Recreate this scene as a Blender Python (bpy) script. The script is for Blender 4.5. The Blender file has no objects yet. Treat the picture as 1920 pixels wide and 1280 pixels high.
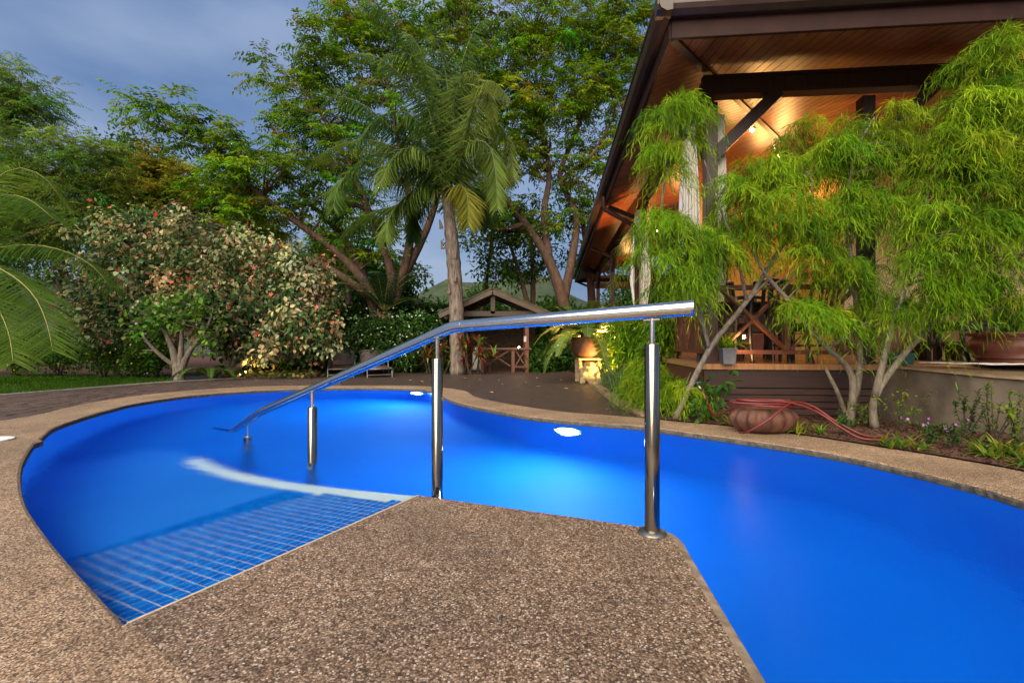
import bpy, bmesh, math, random
import numpy as np
from mathutils import Vector, Matrix, Quaternion

random.seed(7)
rng = np.random.default_rng(11)
sc = bpy.context.scene
C = sc.collection
R = math.radians
PI = math.pi

# ------------------------------------------------------------------ camera
F, CX, CY, H = 853.33, 960.0, 640.0, 0.85
cam_d = bpy.data.cameras.new('camera')
cam = bpy.data.objects.new('camera', cam_d)
C.objects.link(cam)
cam.location = (0, 0, H)
cam.rotation_euler = (R(90), 0, 0)
cam_d.sensor_width = 36
cam_d.lens = 16
cam_d.clip_start = 0.05
cam_d.clip_end = 3000
sc.camera = cam

# ------------------------------------------------------------------ sky, sun, exposure
SUN_EL, SUN_AZ = R(40), R(203)      # azimuth clockwise from +Y
world = bpy.data.worlds.new('World')
sc.world = world
world.use_nodes = True
wn, wl = world.node_tree.nodes, world.node_tree.links
wn.clear()
sky = wn.new('ShaderNodeTexSky')
sky.sky_type = 'NISHITA'
sky.sun_disc = False
sky.sun_elevation = R(6)
sky.sun_rotation = SUN_AZ
sky.air_density = 1.4
sky.dust_density = 3.0
sky.ozone_density = 3.0
tc = wn.new('ShaderNodeTexCoord')
mp = wn.new('ShaderNodeMapping')
mp.inputs['Scale'].default_value = (1.0, 1.0, 2.6)
mp.inputs['Rotation'].default_value = (0.0, R(38), R(20))
ns = wn.new('ShaderNodeTexNoise')
ns.inputs['Scale'].default_value = 2.0
ns.inputs['Detail'].default_value = 5
ns.inputs['Roughness'].default_value = 0.48
cr = wn.new('ShaderNodeValToRGB')
cr.color_ramp.elements[0].position = 0.38
cr.color_ramp.elements[0].color = (0.27, 0.46, 0.93, 1)
cr.color_ramp.elements[1].position = 0.64
cr.color_ramp.elements[1].color = (0.68, 0.85, 1.26, 1)
mx = wn.new('ShaderNodeMix')
mx.data_type = 'RGBA'
mx.inputs[0].default_value = 0.9
bg = wn.new('ShaderNodeBackground')
bg.inputs['Strength'].default_value = 0.10
wo = wn.new('ShaderNodeOutputWorld')
wl.new(tc.outputs['Generated'], mp.inputs['Vector'])
wl.new(mp.outputs['Vector'], ns.inputs['Vector'])
wl.new(ns.outputs['Fac'], cr.inputs['Fac'])
wl.new(sky.outputs['Color'], mx.inputs[6])
wl.new(cr.outputs['Color'], mx.inputs[7])
wl.new(mx.outputs[2], bg.inputs['Color'])
wl.new(bg.outputs['Background'], wo.inputs['Surface'])

sun_d = bpy.data.lights.new('sun', 'SUN')
sun_d.energy = 1.5
sun_d.angle = R(70)
sun_d.color = (1.0, 0.87, 0.66)
sun = bpy.data.objects.new('sun', sun_d)
C.objects.link(sun)
_sd = Vector((math.sin(SUN_AZ) * math.cos(SUN_EL), math.cos(SUN_AZ) * math.cos(SUN_EL), math.sin(SUN_EL)))
sun.rotation_euler = (-_sd).to_track_quat('-Z', 'Y').to_euler()

vs = sc.view_settings
vs.view_transform = 'Standard'
vs.look = 'None'
vs.gamma = 1.0
vs.use_curve_mapping = False
vs.exposure = 2.3
cy = sc.cycles
cy.use_denoising = True
cy.max_bounces = 8
cy.transmission_bounces = 6
cy.transparent_max_bounces = 6
cy.sample_clamp_indirect = 12.0
cy.blur_glossy = 0.5

# ------------------------------------------------------------------ helpers
def P(px, py, d):
    return Vector(((px - CX) / F * d, d, H - (py - CY) / F * d))

def G(px, py, z=0.0):
    d = F * (H - z) / (py - CY)
    return ((px - CX) / F * d, d)

WL = {}
def wloc(o):
    return WL.get(o.name, Vector((0, 0, 0))) if o else Vector((0, 0, 0))

def tag(o, label=None, cat=None, group=None, kind=None):
    if label: o['label'] = label
    if cat: o['category'] = cat
    if group: o['group'] = group
    if kind: o['kind'] = kind
    return o

def thing(name, label, cat, loc=(0, 0, 0), group=None, rz=0.0):
    o = bpy.data.objects.new(name, None)
    o.empty_display_size = 0.1
    C.objects.link(o)
    o.location = loc
    o.rotation_euler = (0, 0, rz)
    WL[o.name] = Vector(loc)
    return tag(o, label, cat, group)

def link(name, me, mat, parent=None):
    o = bpy.data.objects.new(name, me)
    if mat is not None:
        me.materials.append(mat)
    C.objects.link(o)
    WL[o.name] = wloc(parent)
    if parent: o.parent = parent
    return o

def copy_tree(o, parent=None):
    c = o.copy()
    C.objects.link(c)
    if parent: c.parent = parent
    for ch in o.children:
        copy_tree(ch, c)
    return c

class MB:
    """collects shapes, builds one mesh object (verts given in world, or local with local=True)"""
    def __init__(s):
        s.v, s.f = [], []
    def add(s, vs_, fs):
        n = len(s.v)
        s.v += [tuple(p) for p in vs_]
        s.f += [tuple(i + n for i in f) for f in fs]
        return s
    def box(s, a, b, xf=None):
        x0, y0, z0 = a; x1, y1, z1 = b
        vv = [(x0,y0,z0),(x1,y0,z0),(x1,y1,z0),(x0,y1,z0),(x0,y0,z1),(x1,y0,z1),(x1,y1,z1),(x0,y1,z1)]
        if xf: vv = [xf(*p) for p in vv]
        return s.add(vv, [(0,3,2,1),(4,5,6,7),(0,1,5,4),(1,2,6,5),(2,3,7,6),(3,0,4,7)])
    def bar(s, a, b, w, t, up=(0, 0, 1)):
        """box of section w x t running from a to b"""
        a, b = Vector(a), Vector(b)
        d = (b - a).normalized()
        up = Vector(up)
        if abs(d.dot(up)) > 0.98: up = Vector((0, 1, 0))
        x = d.cross(up).normalized() * (w / 2)
        y = x.cross(d).normalized() * (t / 2)
        vv = [a-x-y, a+x-y, a+x+y, a-x+y, b-x-y, b+x-y, b+x+y, b-x+y]
        return s.add(vv, [(0,3,2,1),(4,5,6,7),(0,1,5,4),(1,2,6,5),(2,3,7,6),(3,0,4,7)])
    def tube(s, pts, rad, n=8, cap=True):
        pts = [Vector(p) for p in pts]
        if not hasattr(rad, '__len__'): rad = [rad] * len(pts)
        base = len(s.v)
        prev = None
        for i, p in enumerate(pts):
            d = (pts[min(i+1, len(pts)-1)] - pts[max(i-1, 0)]).normalized()
            if prev is None:
                ref = Vector((0, 0, 1)) if abs(d.z) < 0.9 else Vector((1, 0, 0))
                x = d.cross(ref).normalized()
            else:
                x = (prev - d * prev.dot(d)).normalized()
            prev = x
            y = d.cross(x)
            for k in range(n):
                a = 2 * PI * k / n
                s.v.append(tuple(p + (x * math.cos(a) + y * math.sin(a)) * rad[i]))
        for i in range(len(pts) - 1):
            for k in range(n):
                k2 = (k + 1) % n
                s.f.append((base+i*n+k, base+i*n+k2, base+(i+1)*n+k2, base+(i+1)*n+k))
        if cap:
            s.f.append(tuple(base + k for k in range(n))[::-1])
            s.f.append(tuple(base + (len(pts)-1)*n + k for k in range(n)))
        return s
    def lathe(s, prof, c=(0, 0, 0), n=24, lobes=0, amp=0.0, sx=1.0, sy=1.0):
        base = len(s.v)
        for r, z in prof:
            for k in range(n):
                a = 2 * PI * k / n
                rr = r * (1 + (amp * (abs(math.cos(a * lobes / 2)) - 0.6) if lobes else 0))
                s.v.append((c[0] + rr*math.cos(a)*sx, c[1] + rr*math.sin(a)*sy, c[2] + z))
        for i in range(len(prof) - 1):
            for k in range(n):
                k2 = (k + 1) % n
                s.f.append((base+i*n+k, base+i*n+k2, base+(i+1)*n+k2, base+(i+1)*n+k))
        s.f.append(tuple(base + k for k in range(n))[::-1])
        s.f.append(tuple(base + (len(prof)-1)*n + k for k in range(n)))
        return s
    def ell(s, c, r, n=10, m=7):
        prof = [(max(1e-3, math.sin(PI*i/m)), -math.cos(PI*i/m)) for i in range(m+1)]
        base = len(s.v)
        for rr, z in prof:
            for k in range(n):
                a = 2*PI*k/n
                s.v.append((c[0]+r[0]*rr*math.cos(a), c[1]+r[1]*rr*math.sin(a), c[2]+r[2]*z))
        for i in range(m):
            for k in range(n):
                k2 = (k+1) % n
                s.f.append((base+i*n+k, base+i*n+k2, base+(i+1)*n+k2, base+(i+1)*n+k))
        return s
    def build(s, name, mat, parent=None, smooth=False, local=False, bevel=0.0):
        me = bpy.data.meshes.new(name)
        off = Vector((0, 0, 0)) if local else wloc(parent)
        me.from_pydata([(p[0]-off.x, p[1]-off.y, p[2]-off.z) for p in s.v], [], s.f)
        if bevel:
            bm = bmesh.new(); bm.from_mesh(me)
            bmesh.ops.bevel(bm, geom=bm.edges[:], offset=bevel, segments=1, affect='EDGES', clamp_overlap=True)
            bm.to_mesh(me); bm.free()
        if smooth:
            me.polygons.foreach_set('use_smooth', [True] * len(me.polygons))
        me.update()
        return link(name, me, mat, parent)

def smooth_by_angle(o, ang=40):
    me = o.data
    me.polygons.foreach_set('use_smooth', [True] * len(me.polygons))
    me.set_sharp_from_angle(angle=R(ang))
    return o

def catmull(pts, n=8, closed=False):
    pts = [Vector((*p, 0)) if len(p) == 2 else Vector(p) for p in pts]
    out, m = [], len(pts)
    rngi = range(m if closed else m - 1)
    for i in rngi:
        if closed:
            p0, p1, p2, p3 = pts[(i-1) % m], pts[i], pts[(i+1) % m], pts[(i+2) % m]
        else:
            p0, p1, p2, p3 = pts[max(i-1, 0)], pts[i], pts[i+1], pts[min(i+2, m-1)]
        for k in range(n):
            t = k / n
            out.append(0.5*((2*p1) + (p2-p0)*t + (2*p0-5*p1+4*p2-p3)*t*t + (3*p1-p0-3*p2+p3)*t**3))
    if not closed: out.append(pts[-1])
    return out

def area2(loop):
    return sum(loop[i][0]*loop[(i+1) % len(loop)][1] - loop[(i+1) % len(loop)][0]*loop[i][1] for i in range(len(loop)))

def offset(loop, d):
    """offset a closed CCW loop outward by d"""
    sgn = 1 if area2(loop) > 0 else -1
    out, m = [], len(loop)
    for i in range(m):
        a, b, c = Vector(loop[i-1][:2]), Vector(loop[i][:2]), Vector(loop[(i+1) % m][:2])
        t = ((b-a).normalized() + (c-b).normalized())
        if t.length < 1e-6: t = b-a
        t.normalize()
        out.append((b.x + t.y*d*sgn, b.y - t.x*d*sgn))
    return out

def fill(name, loops, z, mat, parent=None, zf=None):
    bm = bmesh.new()
    edges = []
    for lp in loops:
        vv = [bm.verts.new((p[0], p[1], (zf(p[0], p[1]) if zf else z))) for p in lp]
        for i in range(len(vv)):
            edges.append(bm.edges.new((vv[i], vv[(i+1) % len(vv)])))
    bmesh.ops.triangle_fill(bm, use_beauty=True, use_dissolve=False, edges=edges, normal=(0, 0, 1))
    for f in bm.faces:
        f.normal_update()
        if f.normal.z < 0: f.normal_flip()
    off = wloc(parent)
    if off.length: bmesh.ops.translate(bm, verts=bm.verts, vec=-off)
    me = bpy.data.meshes.new(name)
    bm.to_mesh(me); bm.free()
    return link(name, me, mat, parent)

def inside(pt, poly):
    x, y = pt[0], pt[1]; r = False; n = len(poly)
    for i in range(n):
        x1, y1 = poly[i][0], poly[i][1]; x2, y2 = poly[(i+1) % n][0], poly[(i+1) % n][1]
        if (y1 > y) != (y2 > y) and x < (x2-x1)*(y-y1)/(y2-y1)+x1: r = not r
    return r

# ------------------------------------------------------------------ materials
def newmat(name):
    m = bpy.data.materials.new(name)
    m.use_nodes = True
    nt = m.node_tree
    return m, nt, nt.nodes['Principled BSDF']

def coords(nt, scale=(1, 1, 1), rot=(0, 0, 0), obj=False):
    t = nt.nodes.new('ShaderNodeTexCoord'); mpn = nt.nodes.new('ShaderNodeMapping')
    mpn.inputs['Scale'].default_value = scale; mpn.inputs['Rotation'].default_value = rot
    nt.links.new(t.outputs['Object' if obj else 'Object'], mpn.inputs['Vector'])
    return mpn.outputs['Vector']

def noise(nt, vec, scale, detail=4, rough=0.55):
    n = nt.nodes.new('ShaderNodeTexNoise')
    n.inputs['Scale'].default_value = scale; n.inputs['Detail'].default_value = detail
    n.inputs['Roughness'].default_value = rough
    nt.links.new(vec, n.inputs['Vector'])
    return n.outputs['Fac']

def ramp(nt, fac, stops):
    r = nt.nodes.new('ShaderNodeValToRGB')
    el = r.color_ramp.elements
    while len(el) < len(stops): el.new(0.5)
    for e, (p, c) in zip(el, stops):
        e.position = p; e.color = (*c, 1)
    nt.links.new(fac, r.inputs['Fac'])
    return r.outputs['Color']

def bump(nt, b, fac, strength=0.3, dist=0.01):
    n = nt.nodes.new('ShaderNodeBump')
    n.inputs['Strength'].default_value = strength; n.inputs['Distance'].default_value = dist
    nt.links.new(fac, n.inputs['Height'])
    nt.links.new(n.outputs['Normal'], b.inputs['Normal'])

def mixc(nt, fac, a, b, mode='MIX'):
    n = nt.nodes.new('ShaderNodeMix'); n.data_type = 'RGBA'; n.blend_type = mode
    for i, x in ((0, fac), (6, a), (7, b)):
        if hasattr(x, 'links'): nt.links.new(x, n.inputs[i])
        elif i == 0: n.inputs[0].default_value = x
        else: n.inputs[i].default_value = (*x, 1)
    return n.outputs[2]

def m_noise(name, c0, c1, scale=8, rough=0.6, bs=0.2, bd=0.005, stretch=(1, 1, 1), detail=5, metal=0.0, spec=0.5):
    m, nt, b = newmat(name)
    v = coords(nt, stretch)
    n = noise(nt, v, scale, detail)
    nt.links.new(ramp(nt, n, [(0.3, c0), (0.7, c1)]), b.inputs['Base Color'])
    b.inputs['Roughness'].default_value = rough
    b.inputs['Metallic'].default_value = metal
    b.inputs['Specular IOR Level'].default_value = spec
    if bs: bump(nt, b, n, bs, bd)
    return m

def m_wood(name, c0, c1, rough=0.45, scale=3.0, stretch=(14, 14, 1.2), bs=0.15):
    m, nt, b = newmat(name)
    v = coords(nt, stretch)
    n = noise(nt, v, scale, 6, 0.6)
    oi = nt.nodes.new('ShaderNodeObjectInfo')
    col = ramp(nt, n, [(0.3, c0), (0.7, c1)])
    hs = nt.nodes.new('ShaderNodeHueSaturation')
    mr = nt.nodes.new('ShaderNodeMapRange')
    mr.inputs['To Min'].default_value = 0.72; mr.inputs['To Max'].default_value = 1.25
    nt.links.new(oi.outputs['Random'], mr.inputs['Value'])
    nt.links.new(mr.outputs['Result'], hs.inputs['Value'])
    nt.links.new(col, hs.inputs['Color'])
    nt.links.new(hs.outputs['Color'], b.inputs['Base Color'])
    b.inputs['Roughness'].default_value = rough
    bump(nt, b, n, bs, 0.004)
    return m

def m_leaf(name, trans=0.35, rough=0.65, spec=0.12):
    m, nt, b = newmat(name)
    a = nt.nodes.new('ShaderNodeAttribute'); a.attribute_name = 'Col'
    nt.links.new(a.outputs['Color'], b.inputs['Base Color'])
    b.inputs['Roughness'].default_value = rough
    b.inputs['Specular IOR Level'].default_value = spec
    t = nt.nodes.new('ShaderNodeBsdfTranslucent')
    nt.links.new(a.outputs['Color'], t.inputs['Color'])
    ms = nt.nodes.new('ShaderNodeMixShader'); ms.inputs[0].default_value = trans
    out = nt.nodes['Material Output']
    nt.links.new(b.outputs[0], ms.inputs[1]); nt.links.new(t.outputs[0], ms.inputs[2])
    nt.links.new(ms.outputs[0], out.inputs['Surface'])
    return m

def m_emit(name, col, strength):
    m, nt, b = newmat(name)
    b.inputs['Base Color'].default_value = (*col, 1)
    b.inputs['Emission Color'].default_value = (*col, 1)
    b.inputs['Emission Strength'].default_value = strength
    return m

def m_aggregate(name, cols, scale=210, tint=None, stain=0.42):
    m, nt, b = newmat(name)
    v = coords(nt)
    vo = nt.nodes.new('ShaderNodeTexVoronoi'); vo.inputs['Scale'].default_value = scale
    nt.links.new(v, vo.inputs['Vector'])
    sep = nt.nodes.new('ShaderNodeSeparateColor')
    nt.links.new(vo.outputs['Color'], sep.inputs['Color'])
    c = ramp(nt, sep.outputs[0], cols)
    big = noise(nt, v, 1.6, 5, 0.6)
    mid = noise(nt, v, 14, 4, 0.6)
    c = mixc(nt, 1.0, c, ramp(nt, big, [(0.3, (1-stain,)*3), (0.7, (1.12,)*3)]), 'MULTIPLY')
    c = mixc(nt, 1.0, c, ramp(nt, mid, [(0.3, (0.82,)*3), (0.7, (1.1,)*3)]), 'MULTIPLY')
    # dark cement between the pebbles
    edge = ramp(nt, vo.outputs['Distance'], [(0.35, (1, 1, 1)), (0.75, (0.45, 0.42, 0.38))])
    c = mixc(nt, 1.0, c, edge, 'MULTIPLY')
    c = mixc(nt, 1.0, c, tint or (1.1, 1.12, 1.1), 'MULTIPLY')
    nt.links.new(c, b.inputs['Base Color'])
    b.inputs['Roughness'].default_value = 0.62
    bump(nt, b, vo.outputs['Distance'], -0.6, 0.004)
    return m

M = {}
M['agg_warm'] = m_aggregate('agg_warm', [(0.0, (0.07, 0.042, 0.028)), (0.35, (0.29, 0.175, 0.105)), (0.7, (0.43, 0.285, 0.185)), (1.0, (0.6, 0.47, 0.37))], 190)
M['agg_grey'] = m_aggregate('agg_grey', [(0.0, (0.05, 0.03, 0.02)), (0.4, (0.185, 0.115, 0.075)), (0.75, (0.30, 0.205, 0.145)), (0.93, (0.44, 0.34, 0.28)), (1.0, (0.6, 0.52, 0.47))], 165, tint=(1.14, 1.13, 1.10))
M['moss'] = m_noise('moss', (0.02, 0.018, 0.012), (0.13, 0.11, 0.07), 30, 0.8, 0.6, 0.01)
M['trim_cream'] = m_noise('trim_cream', (0.42, 0.32, 0.2), (0.62, 0.5, 0.36), 40, 0.5)
M['cement'] = m_noise('cement', (0.10, 0.07, 0.045), (0.3, 0.22, 0.15), 18, 0.8, 0.4, 0.004, detail=8)
M['patio'] = m_noise('patio', (0.032, 0.02, 0.016), (0.062, 0.041, 0.034), 5, 0.55, 0.25, 0.004, detail=9)
M['paver'] = m_wood('paver', (0.045, 0.026, 0.022), (0.085, 0.052, 0.045), 0.7, 6, (3, 3, 3), 0.4)
M['joint'] = m_noise('joint', (0.012, 0.009, 0.008), (0.03, 0.022, 0.018), 20, 0.9)
M['kerb'] = m_noise('kerb', (0.22, 0.2, 0.17), (0.4, 0.36, 0.31), 20, 0.7)
M['soil'] = m_noise('soil', (0.026, 0.010, 0.006), (0.12, 0.05, 0.028), 22, 0.95, 0.9, 0.03, detail=9)
M['ground'] = m_noise('ground', (0.018, 0.022, 0.008), (0.04, 0.05, 0.015), 3, 0.95)
M['lawn'] = m_noise('lawn', (0.03, 0.075, 0.006), (0.07, 0.15, 0.012), 12, 0.9)
M['steel'] = m_noise('steel', (0.62, 0.61, 0.59), (0.74, 0.73, 0.71), 60, 0.16, 0.05, 0.001, metal=1.0)
M['steel_post_refl'] = m_noise('steel_post_refl', (0.19, 0.17, 0.14), (0.33, 0.30, 0.25), 25, 0.13, 0.05, 0.001, stretch=(1, 1, 0.2), metal=1.0)  # foliage reflections put into the colour: darker and browner than the rail steel
M['steel_dull'] = m_noise('steel_dull', (0.3, 0.26, 0.2), (0.5, 0.47, 0.42), 40, 0.35, 0.1, 0.001, metal=1.0)
M['wood_dark'] = m_wood('wood_dark', (0.022, 0.010, 0.007), (0.05, 0.022, 0.014), 0.4)
M['wood_furn'] = m_wood('wood_furn', (0.012, 0.008, 0.007), (0.03, 0.018, 0.014), 0.35)
M['wood_red'] = m_wood('wood_red', (0.085, 0.028, 0.016), (0.16, 0.055, 0.03), 0.45)
M['wood_warm'] = m_wood('wood_warm', (0.2, 0.085, 0.03), (0.36, 0.17, 0.07), 0.35)
M['plank'] = m_wood('plank', (0.13, 0.030, 0.008), (0.27, 0.072, 0.018), 0.38, 2.0, (6, 6, 6), 0.1)
M['floor'] = m_wood('floor', (0.22, 0.1, 0.04), (0.38, 0.19, 0.08), 0.25)
M['siding'] = m_wood('siding', (0.026, 0.011, 0.009), (0.05, 0.022, 0.017), 0.5, 3, (1.2, 1.2, 14))
M['fascia'] = m_noise('fascia', (0.020, 0.0065, 0.005), (0.034, 0.012, 0.009), 6, 0.6, 0.05, spec=0.2)
M['gutter'] = m_noise('gutter', (0.028, 0.014, 0.012), (0.05, 0.026, 0.022), 5, 0.3, 0.03)
M['concrete'] = m_noise('concrete', (0.03, 0.021, 0.015), (0.125, 0.098, 0.072), 3.5, 0.8, 0.4, 0.006, stretch=(1.2, 1.2, 0.55), detail=10)
M['concrete_top'] = m_noise('concrete_top', (0.13, 0.085, 0.045), (0.24, 0.17, 0.10), 9, 0.7, 0.3, 0.004, detail=9)
M['wall_yellow'] = m_noise('wall_yellow', (0.62, 0.40, 0.13), (0.7, 0.47, 0.17), 3, 0.8, 0.05)
M['wall_beige'] = m_noise('wall_beige', (0.5, 0.38, 0.24), (0.6, 0.46, 0.3), 3, 0.8, 0.05)
M['curtain'] = m_noise('curtain', (0.62, 0.58, 0.55), (0.78, 0.75, 0.72), 6, 0.9, 0.1, stretch=(8, 8, 0.6))
M['terracotta'] = m_noise('terracotta', (0.045, 0.016, 0.009), (0.125, 0.045, 0.023), 12, 0.7, 0.3, 0.004, detail=8)
M['terracotta_urn'] = m_noise('terracotta_urn', (0.075, 0.02, 0.011), (0.14, 0.042, 0.022), 9, 0.5, 0.3, 0.004, detail=8)
M['stone'] = m_noise('stone', (0.16, 0.11, 0.06), (0.42, 0.33, 0.2), 16, 0.85, 0.7, 0.015, detail=9)
M['green_plastic'] = m_noise('green_plastic', (0.008, 0.05, 0.045), (0.014, 0.075, 0.065), 10, 0.4, 0.05)
M['grey_pot'] = m_noise('grey_pot', (0.09, 0.09, 0.1), (0.16, 0.16, 0.17), 10, 0.6)
M['hose'] = m_noise('hose', (0.075, 0.007, 0.006), (0.15, 0.016, 0.013), 20, 0.45, 0.05)
M['sling'] = m_noise('sling', (0.085, 0.068, 0.066), (0.18, 0.145, 0.138), 60, 0.8, 0.3, 0.002, stretch=(1, 1, 0.15))
M['sling_seat'] = m_noise('sling_seat', (0.14, 0.09, 0.065), (0.22, 0.15, 0.11), 50, 0.8, 0.3, 0.002)
M['alu'] = m_noise('alu', (0.11, 0.105, 0.1), (0.2, 0.19, 0.18), 20, 0.4, 0.05, metal=0.6)
M['white'] = m_noise('white', (0.72, 0.72, 0.7), (0.82, 0.82, 0.8), 12, 0.5, 0.05)
M['white_metal'] = m_noise('white_metal', (0.32, 0.31, 0.29), (0.46, 0.45, 0.42), 6, 0.5, 0.05)
M['tin'] = m_noise('tin', (0.045, 0.03, 0.015), (0.10, 0.068, 0.036), 5, 0.5, 0.1)
M['blue_sign'] = m_noise('blue_sign', (0.01, 0.09, 0.18), (0.02, 0.14, 0.26), 6, 0.5, 0.0)
M['bark'] = m_noise('bark', (0.045, 0.024, 0.015), (0.15, 0.085, 0.055), 6, 0.85, 0.7, 0.02, stretch=(3, 3, 0.7), detail=9)
M['bark_palm'] = m_noise('bark_palm', (0.05, 0.037, 0.03), (0.25, 0.2, 0.165), 5, 0.85, 0.8, 0.03, stretch=(4, 4, 0.9), detail=9)
M['bark_grey'] = m_noise('bark_grey', (0.07, 0.055, 0.042), (0.24, 0.2, 0.15), 14, 0.8, 0.6, 0.008, stretch=(2, 2, 0.8), detail=9)
M['bark_dark'] = m_noise('bark_dark', (0.02, 0.013, 0.009), (0.06, 0.04, 0.028), 8, 0.9, 0.5)
M['leaf'] = m_leaf('leaf', 0.45)
M['leaf_soft'] = m_leaf('leaf_soft', 0.42, 0.7, 0.1)
M['leaf_gloss'] = m_leaf('leaf_gloss', 0.3, 0.45, 0.25)
M['petal'] = m_leaf('petal', 0.3, 0.7, 0.1)
M['hill'] = m_noise('hill', (0.012, 0.025, 0.008), (0.05, 0.075, 0.025), 0.12, 0.95, 1.0, 3.0, detail=10)
M['bulb'] = m_emit('bulb', (1.0, 0.62, 0.25), 30)
M['pool_lens_rim'] = m_emit('pool_lens_rim', (0.55, 0.9, 0.85), 1.3)
M['pool_lens'] = m_emit('pool_lens', (0.9, 1.0, 0.7), 60)

# pool paint and mosaic
def m_pool(name, c0, c1, scale=1.2):
    m, nt, b = newmat(name)
    v = coords(nt)
    n = noise(nt, v, scale, 2)
    nt.links.new(ramp(nt, n, [(0.3, c0), (0.7, c1)]), b.inputs['Base Color'])
    b.inputs['Roughness'].default_value = 0.6
    b.inputs['Specular IOR Level'].default_value = 0.1
    return m
M['pool'] = m_pool('pool', (0.0, 0.10, 0.55), (0.0, 0.125, 0.6))
M['pool_slope'] = m_pool('pool_slope', (0.015, 0.19, 0.72), (0.02, 0.22, 0.78))
M['grout'] = m_pool('grout', (0.6, 0.6, 0.64), (0.74, 0.72, 0.72), 6)
M['nosing'] = m_pool('nosing', (0.66, 0.76, 0.8), (0.78, 0.84, 0.84), 4)
def m_tile():
    m, nt, b = newmat('mosaic_tile')
    v = coords(nt)
    vo = nt.nodes.new('ShaderNodeTexNoise'); vo.inputs['Scale'].default_value = 23; vo.inputs['Detail'].default_value = 1
    nt.links.new(v, vo.inputs['Vector'])
    nt.links.new(ramp(nt, vo.outputs['Fac'], [(0.3, (0.0, 0.13, 0.6)), (0.55, (0.0, 0.19, 0.74)), (0.75, (0.01, 0.3, 0.82))]), b.inputs['Base Color'])
    b.inputs['Roughness'].default_value = 0.25
    return m
M['tile'] = m_tile()

def m_water():
    m, nt, b = newmat('pool_water')
    out = nt.nodes['Material Output']
    v = coords(nt, (1, 1.6, 1))
    bn = nt.nodes.new('ShaderNodeBump'); bn.inputs['Strength'].default_value = 0.16; bn.inputs['Distance'].default_value = 0.03
    nt.links.new(noise(nt, v, 6, 3), bn.inputs['Height'])
    b2 = nt.nodes.new('ShaderNodeBump'); b2.inputs['Strength'].default_value = 0.35; b2.inputs['Distance'].default_value = 0.004
    nt.links.new(noise(nt, v, 55, 3), b2.inputs['Height']); nt.links.new(b2.outputs['Normal'], bn.inputs['Normal'])
    rf = nt.nodes.new('ShaderNodeBsdfRefraction'); rf.inputs['IOR'].default_value = 1.33; rf.inputs['Roughness'].default_value = 0.27
    rf.inputs['Color'].default_value = (0.86, 0.95, 1.0, 1)
    gl = nt.nodes.new('ShaderNodeBsdfGlossy'); gl.inputs['Roughness'].default_value = 0.2
    fr = nt.nodes.new('ShaderNodeFresnel'); fr.inputs['IOR'].default_value = 1.33
    mt = nt.nodes.new('ShaderNodeMath'); mt.operation = 'MULTIPLY'; mt.inputs[1].default_value = 0.14
    ms = nt.nodes.new('ShaderNodeMixShader')
    for n_ in (rf, gl): nt.links.new(bn.outputs['Normal'], n_.inputs['Normal'])
    nt.links.new(fr.outputs[0], mt.inputs[0]); nt.links.new(mt.outputs[0], ms.inputs[0])
    nt.links.new(rf.outputs[0], ms.inputs[1]); nt.links.new(gl.outputs[0], ms.inputs[2])
    nt.links.new(ms.outputs[0], out.inputs['Surface'])
    nt.nodes.remove(b)
    return m
M['water'] = m_water()
def m_drop():
    m, nt, b = newmat('water_drop')
    b.inputs['Transmission Weight'].default_value = 1.0; b.inputs['Roughness'].default_value = 0.0; b.inputs['IOR'].default_value = 1.33
    return m
M['drop'] = m_drop()

# ================================================================== GROUND AND POOL
WZ = -0.045                                   # water level
A = Vector((*G(240, 1168), 0)); B = Vector((*G(785, 928), 0))
left_px = [(180, 1105), (120, 1040), (76, 985), (48, 940), (40, 895), (46, 862), (66, 830)]
far_px = [(100, 806), (150, 787), (210, 769), (269, 756), (370, 742), (504, 732.5), (640, 728.5), (740, 729), (800, 732), (832, 746), (860, 757), (910, 768), (977, 781), (1027, 787.5), (1110, 795), (1193, 801),
          (1290, 814), (1400, 829), (1540, 851), (1650, 873), (1760, 899), (1840, 920), (1920, 945)]
left = [G(*p) for p in left_px]
far = [G(p[0], p[1], -0.02) for p in far_px]
off_frame = [(2.72, 2.0), (2.62, 1.4), (2.36, 0.7), (1.9, 0.18), (1.4, -0.1), (0.95, -0.08)]
pc = [G(*p) for p in [(1445, 1280), (1370, 1158), (1300, 1043), (1281, 1012), (1252, 993.5), (1200, 985)]]
corner = (0.66, 0.12)
left_c = [tuple(p[:2]) for p in catmull([tuple(A[:2])] + left, 6)]
far_c = [tuple(p[:2]) for p in catmull([left[-1]] + far + off_frame + [corner], 6)][1:]
far_c = [left_c[-1]] + [(left[-1][0] - 0.03, left[-1][1] + 0.10), (left[-1][0] - 0.12, left[-1][1] + 0.16)] + far_c[4:]
outer_curve = left_c + far_c                                # A .. round the pool .. platform back corner
plat_curve = [corner] + pc + [tuple(B[:2])]
plat_edge = [corner] + [tuple(p[:2]) for p in catmull(pc, 5)] + [tuple(B[:2])]
pool_loop = outer_curve + plat_edge[1:]                     # closes back to A
inner2 = outer_curve[:]                                     # pool plus platform
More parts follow.
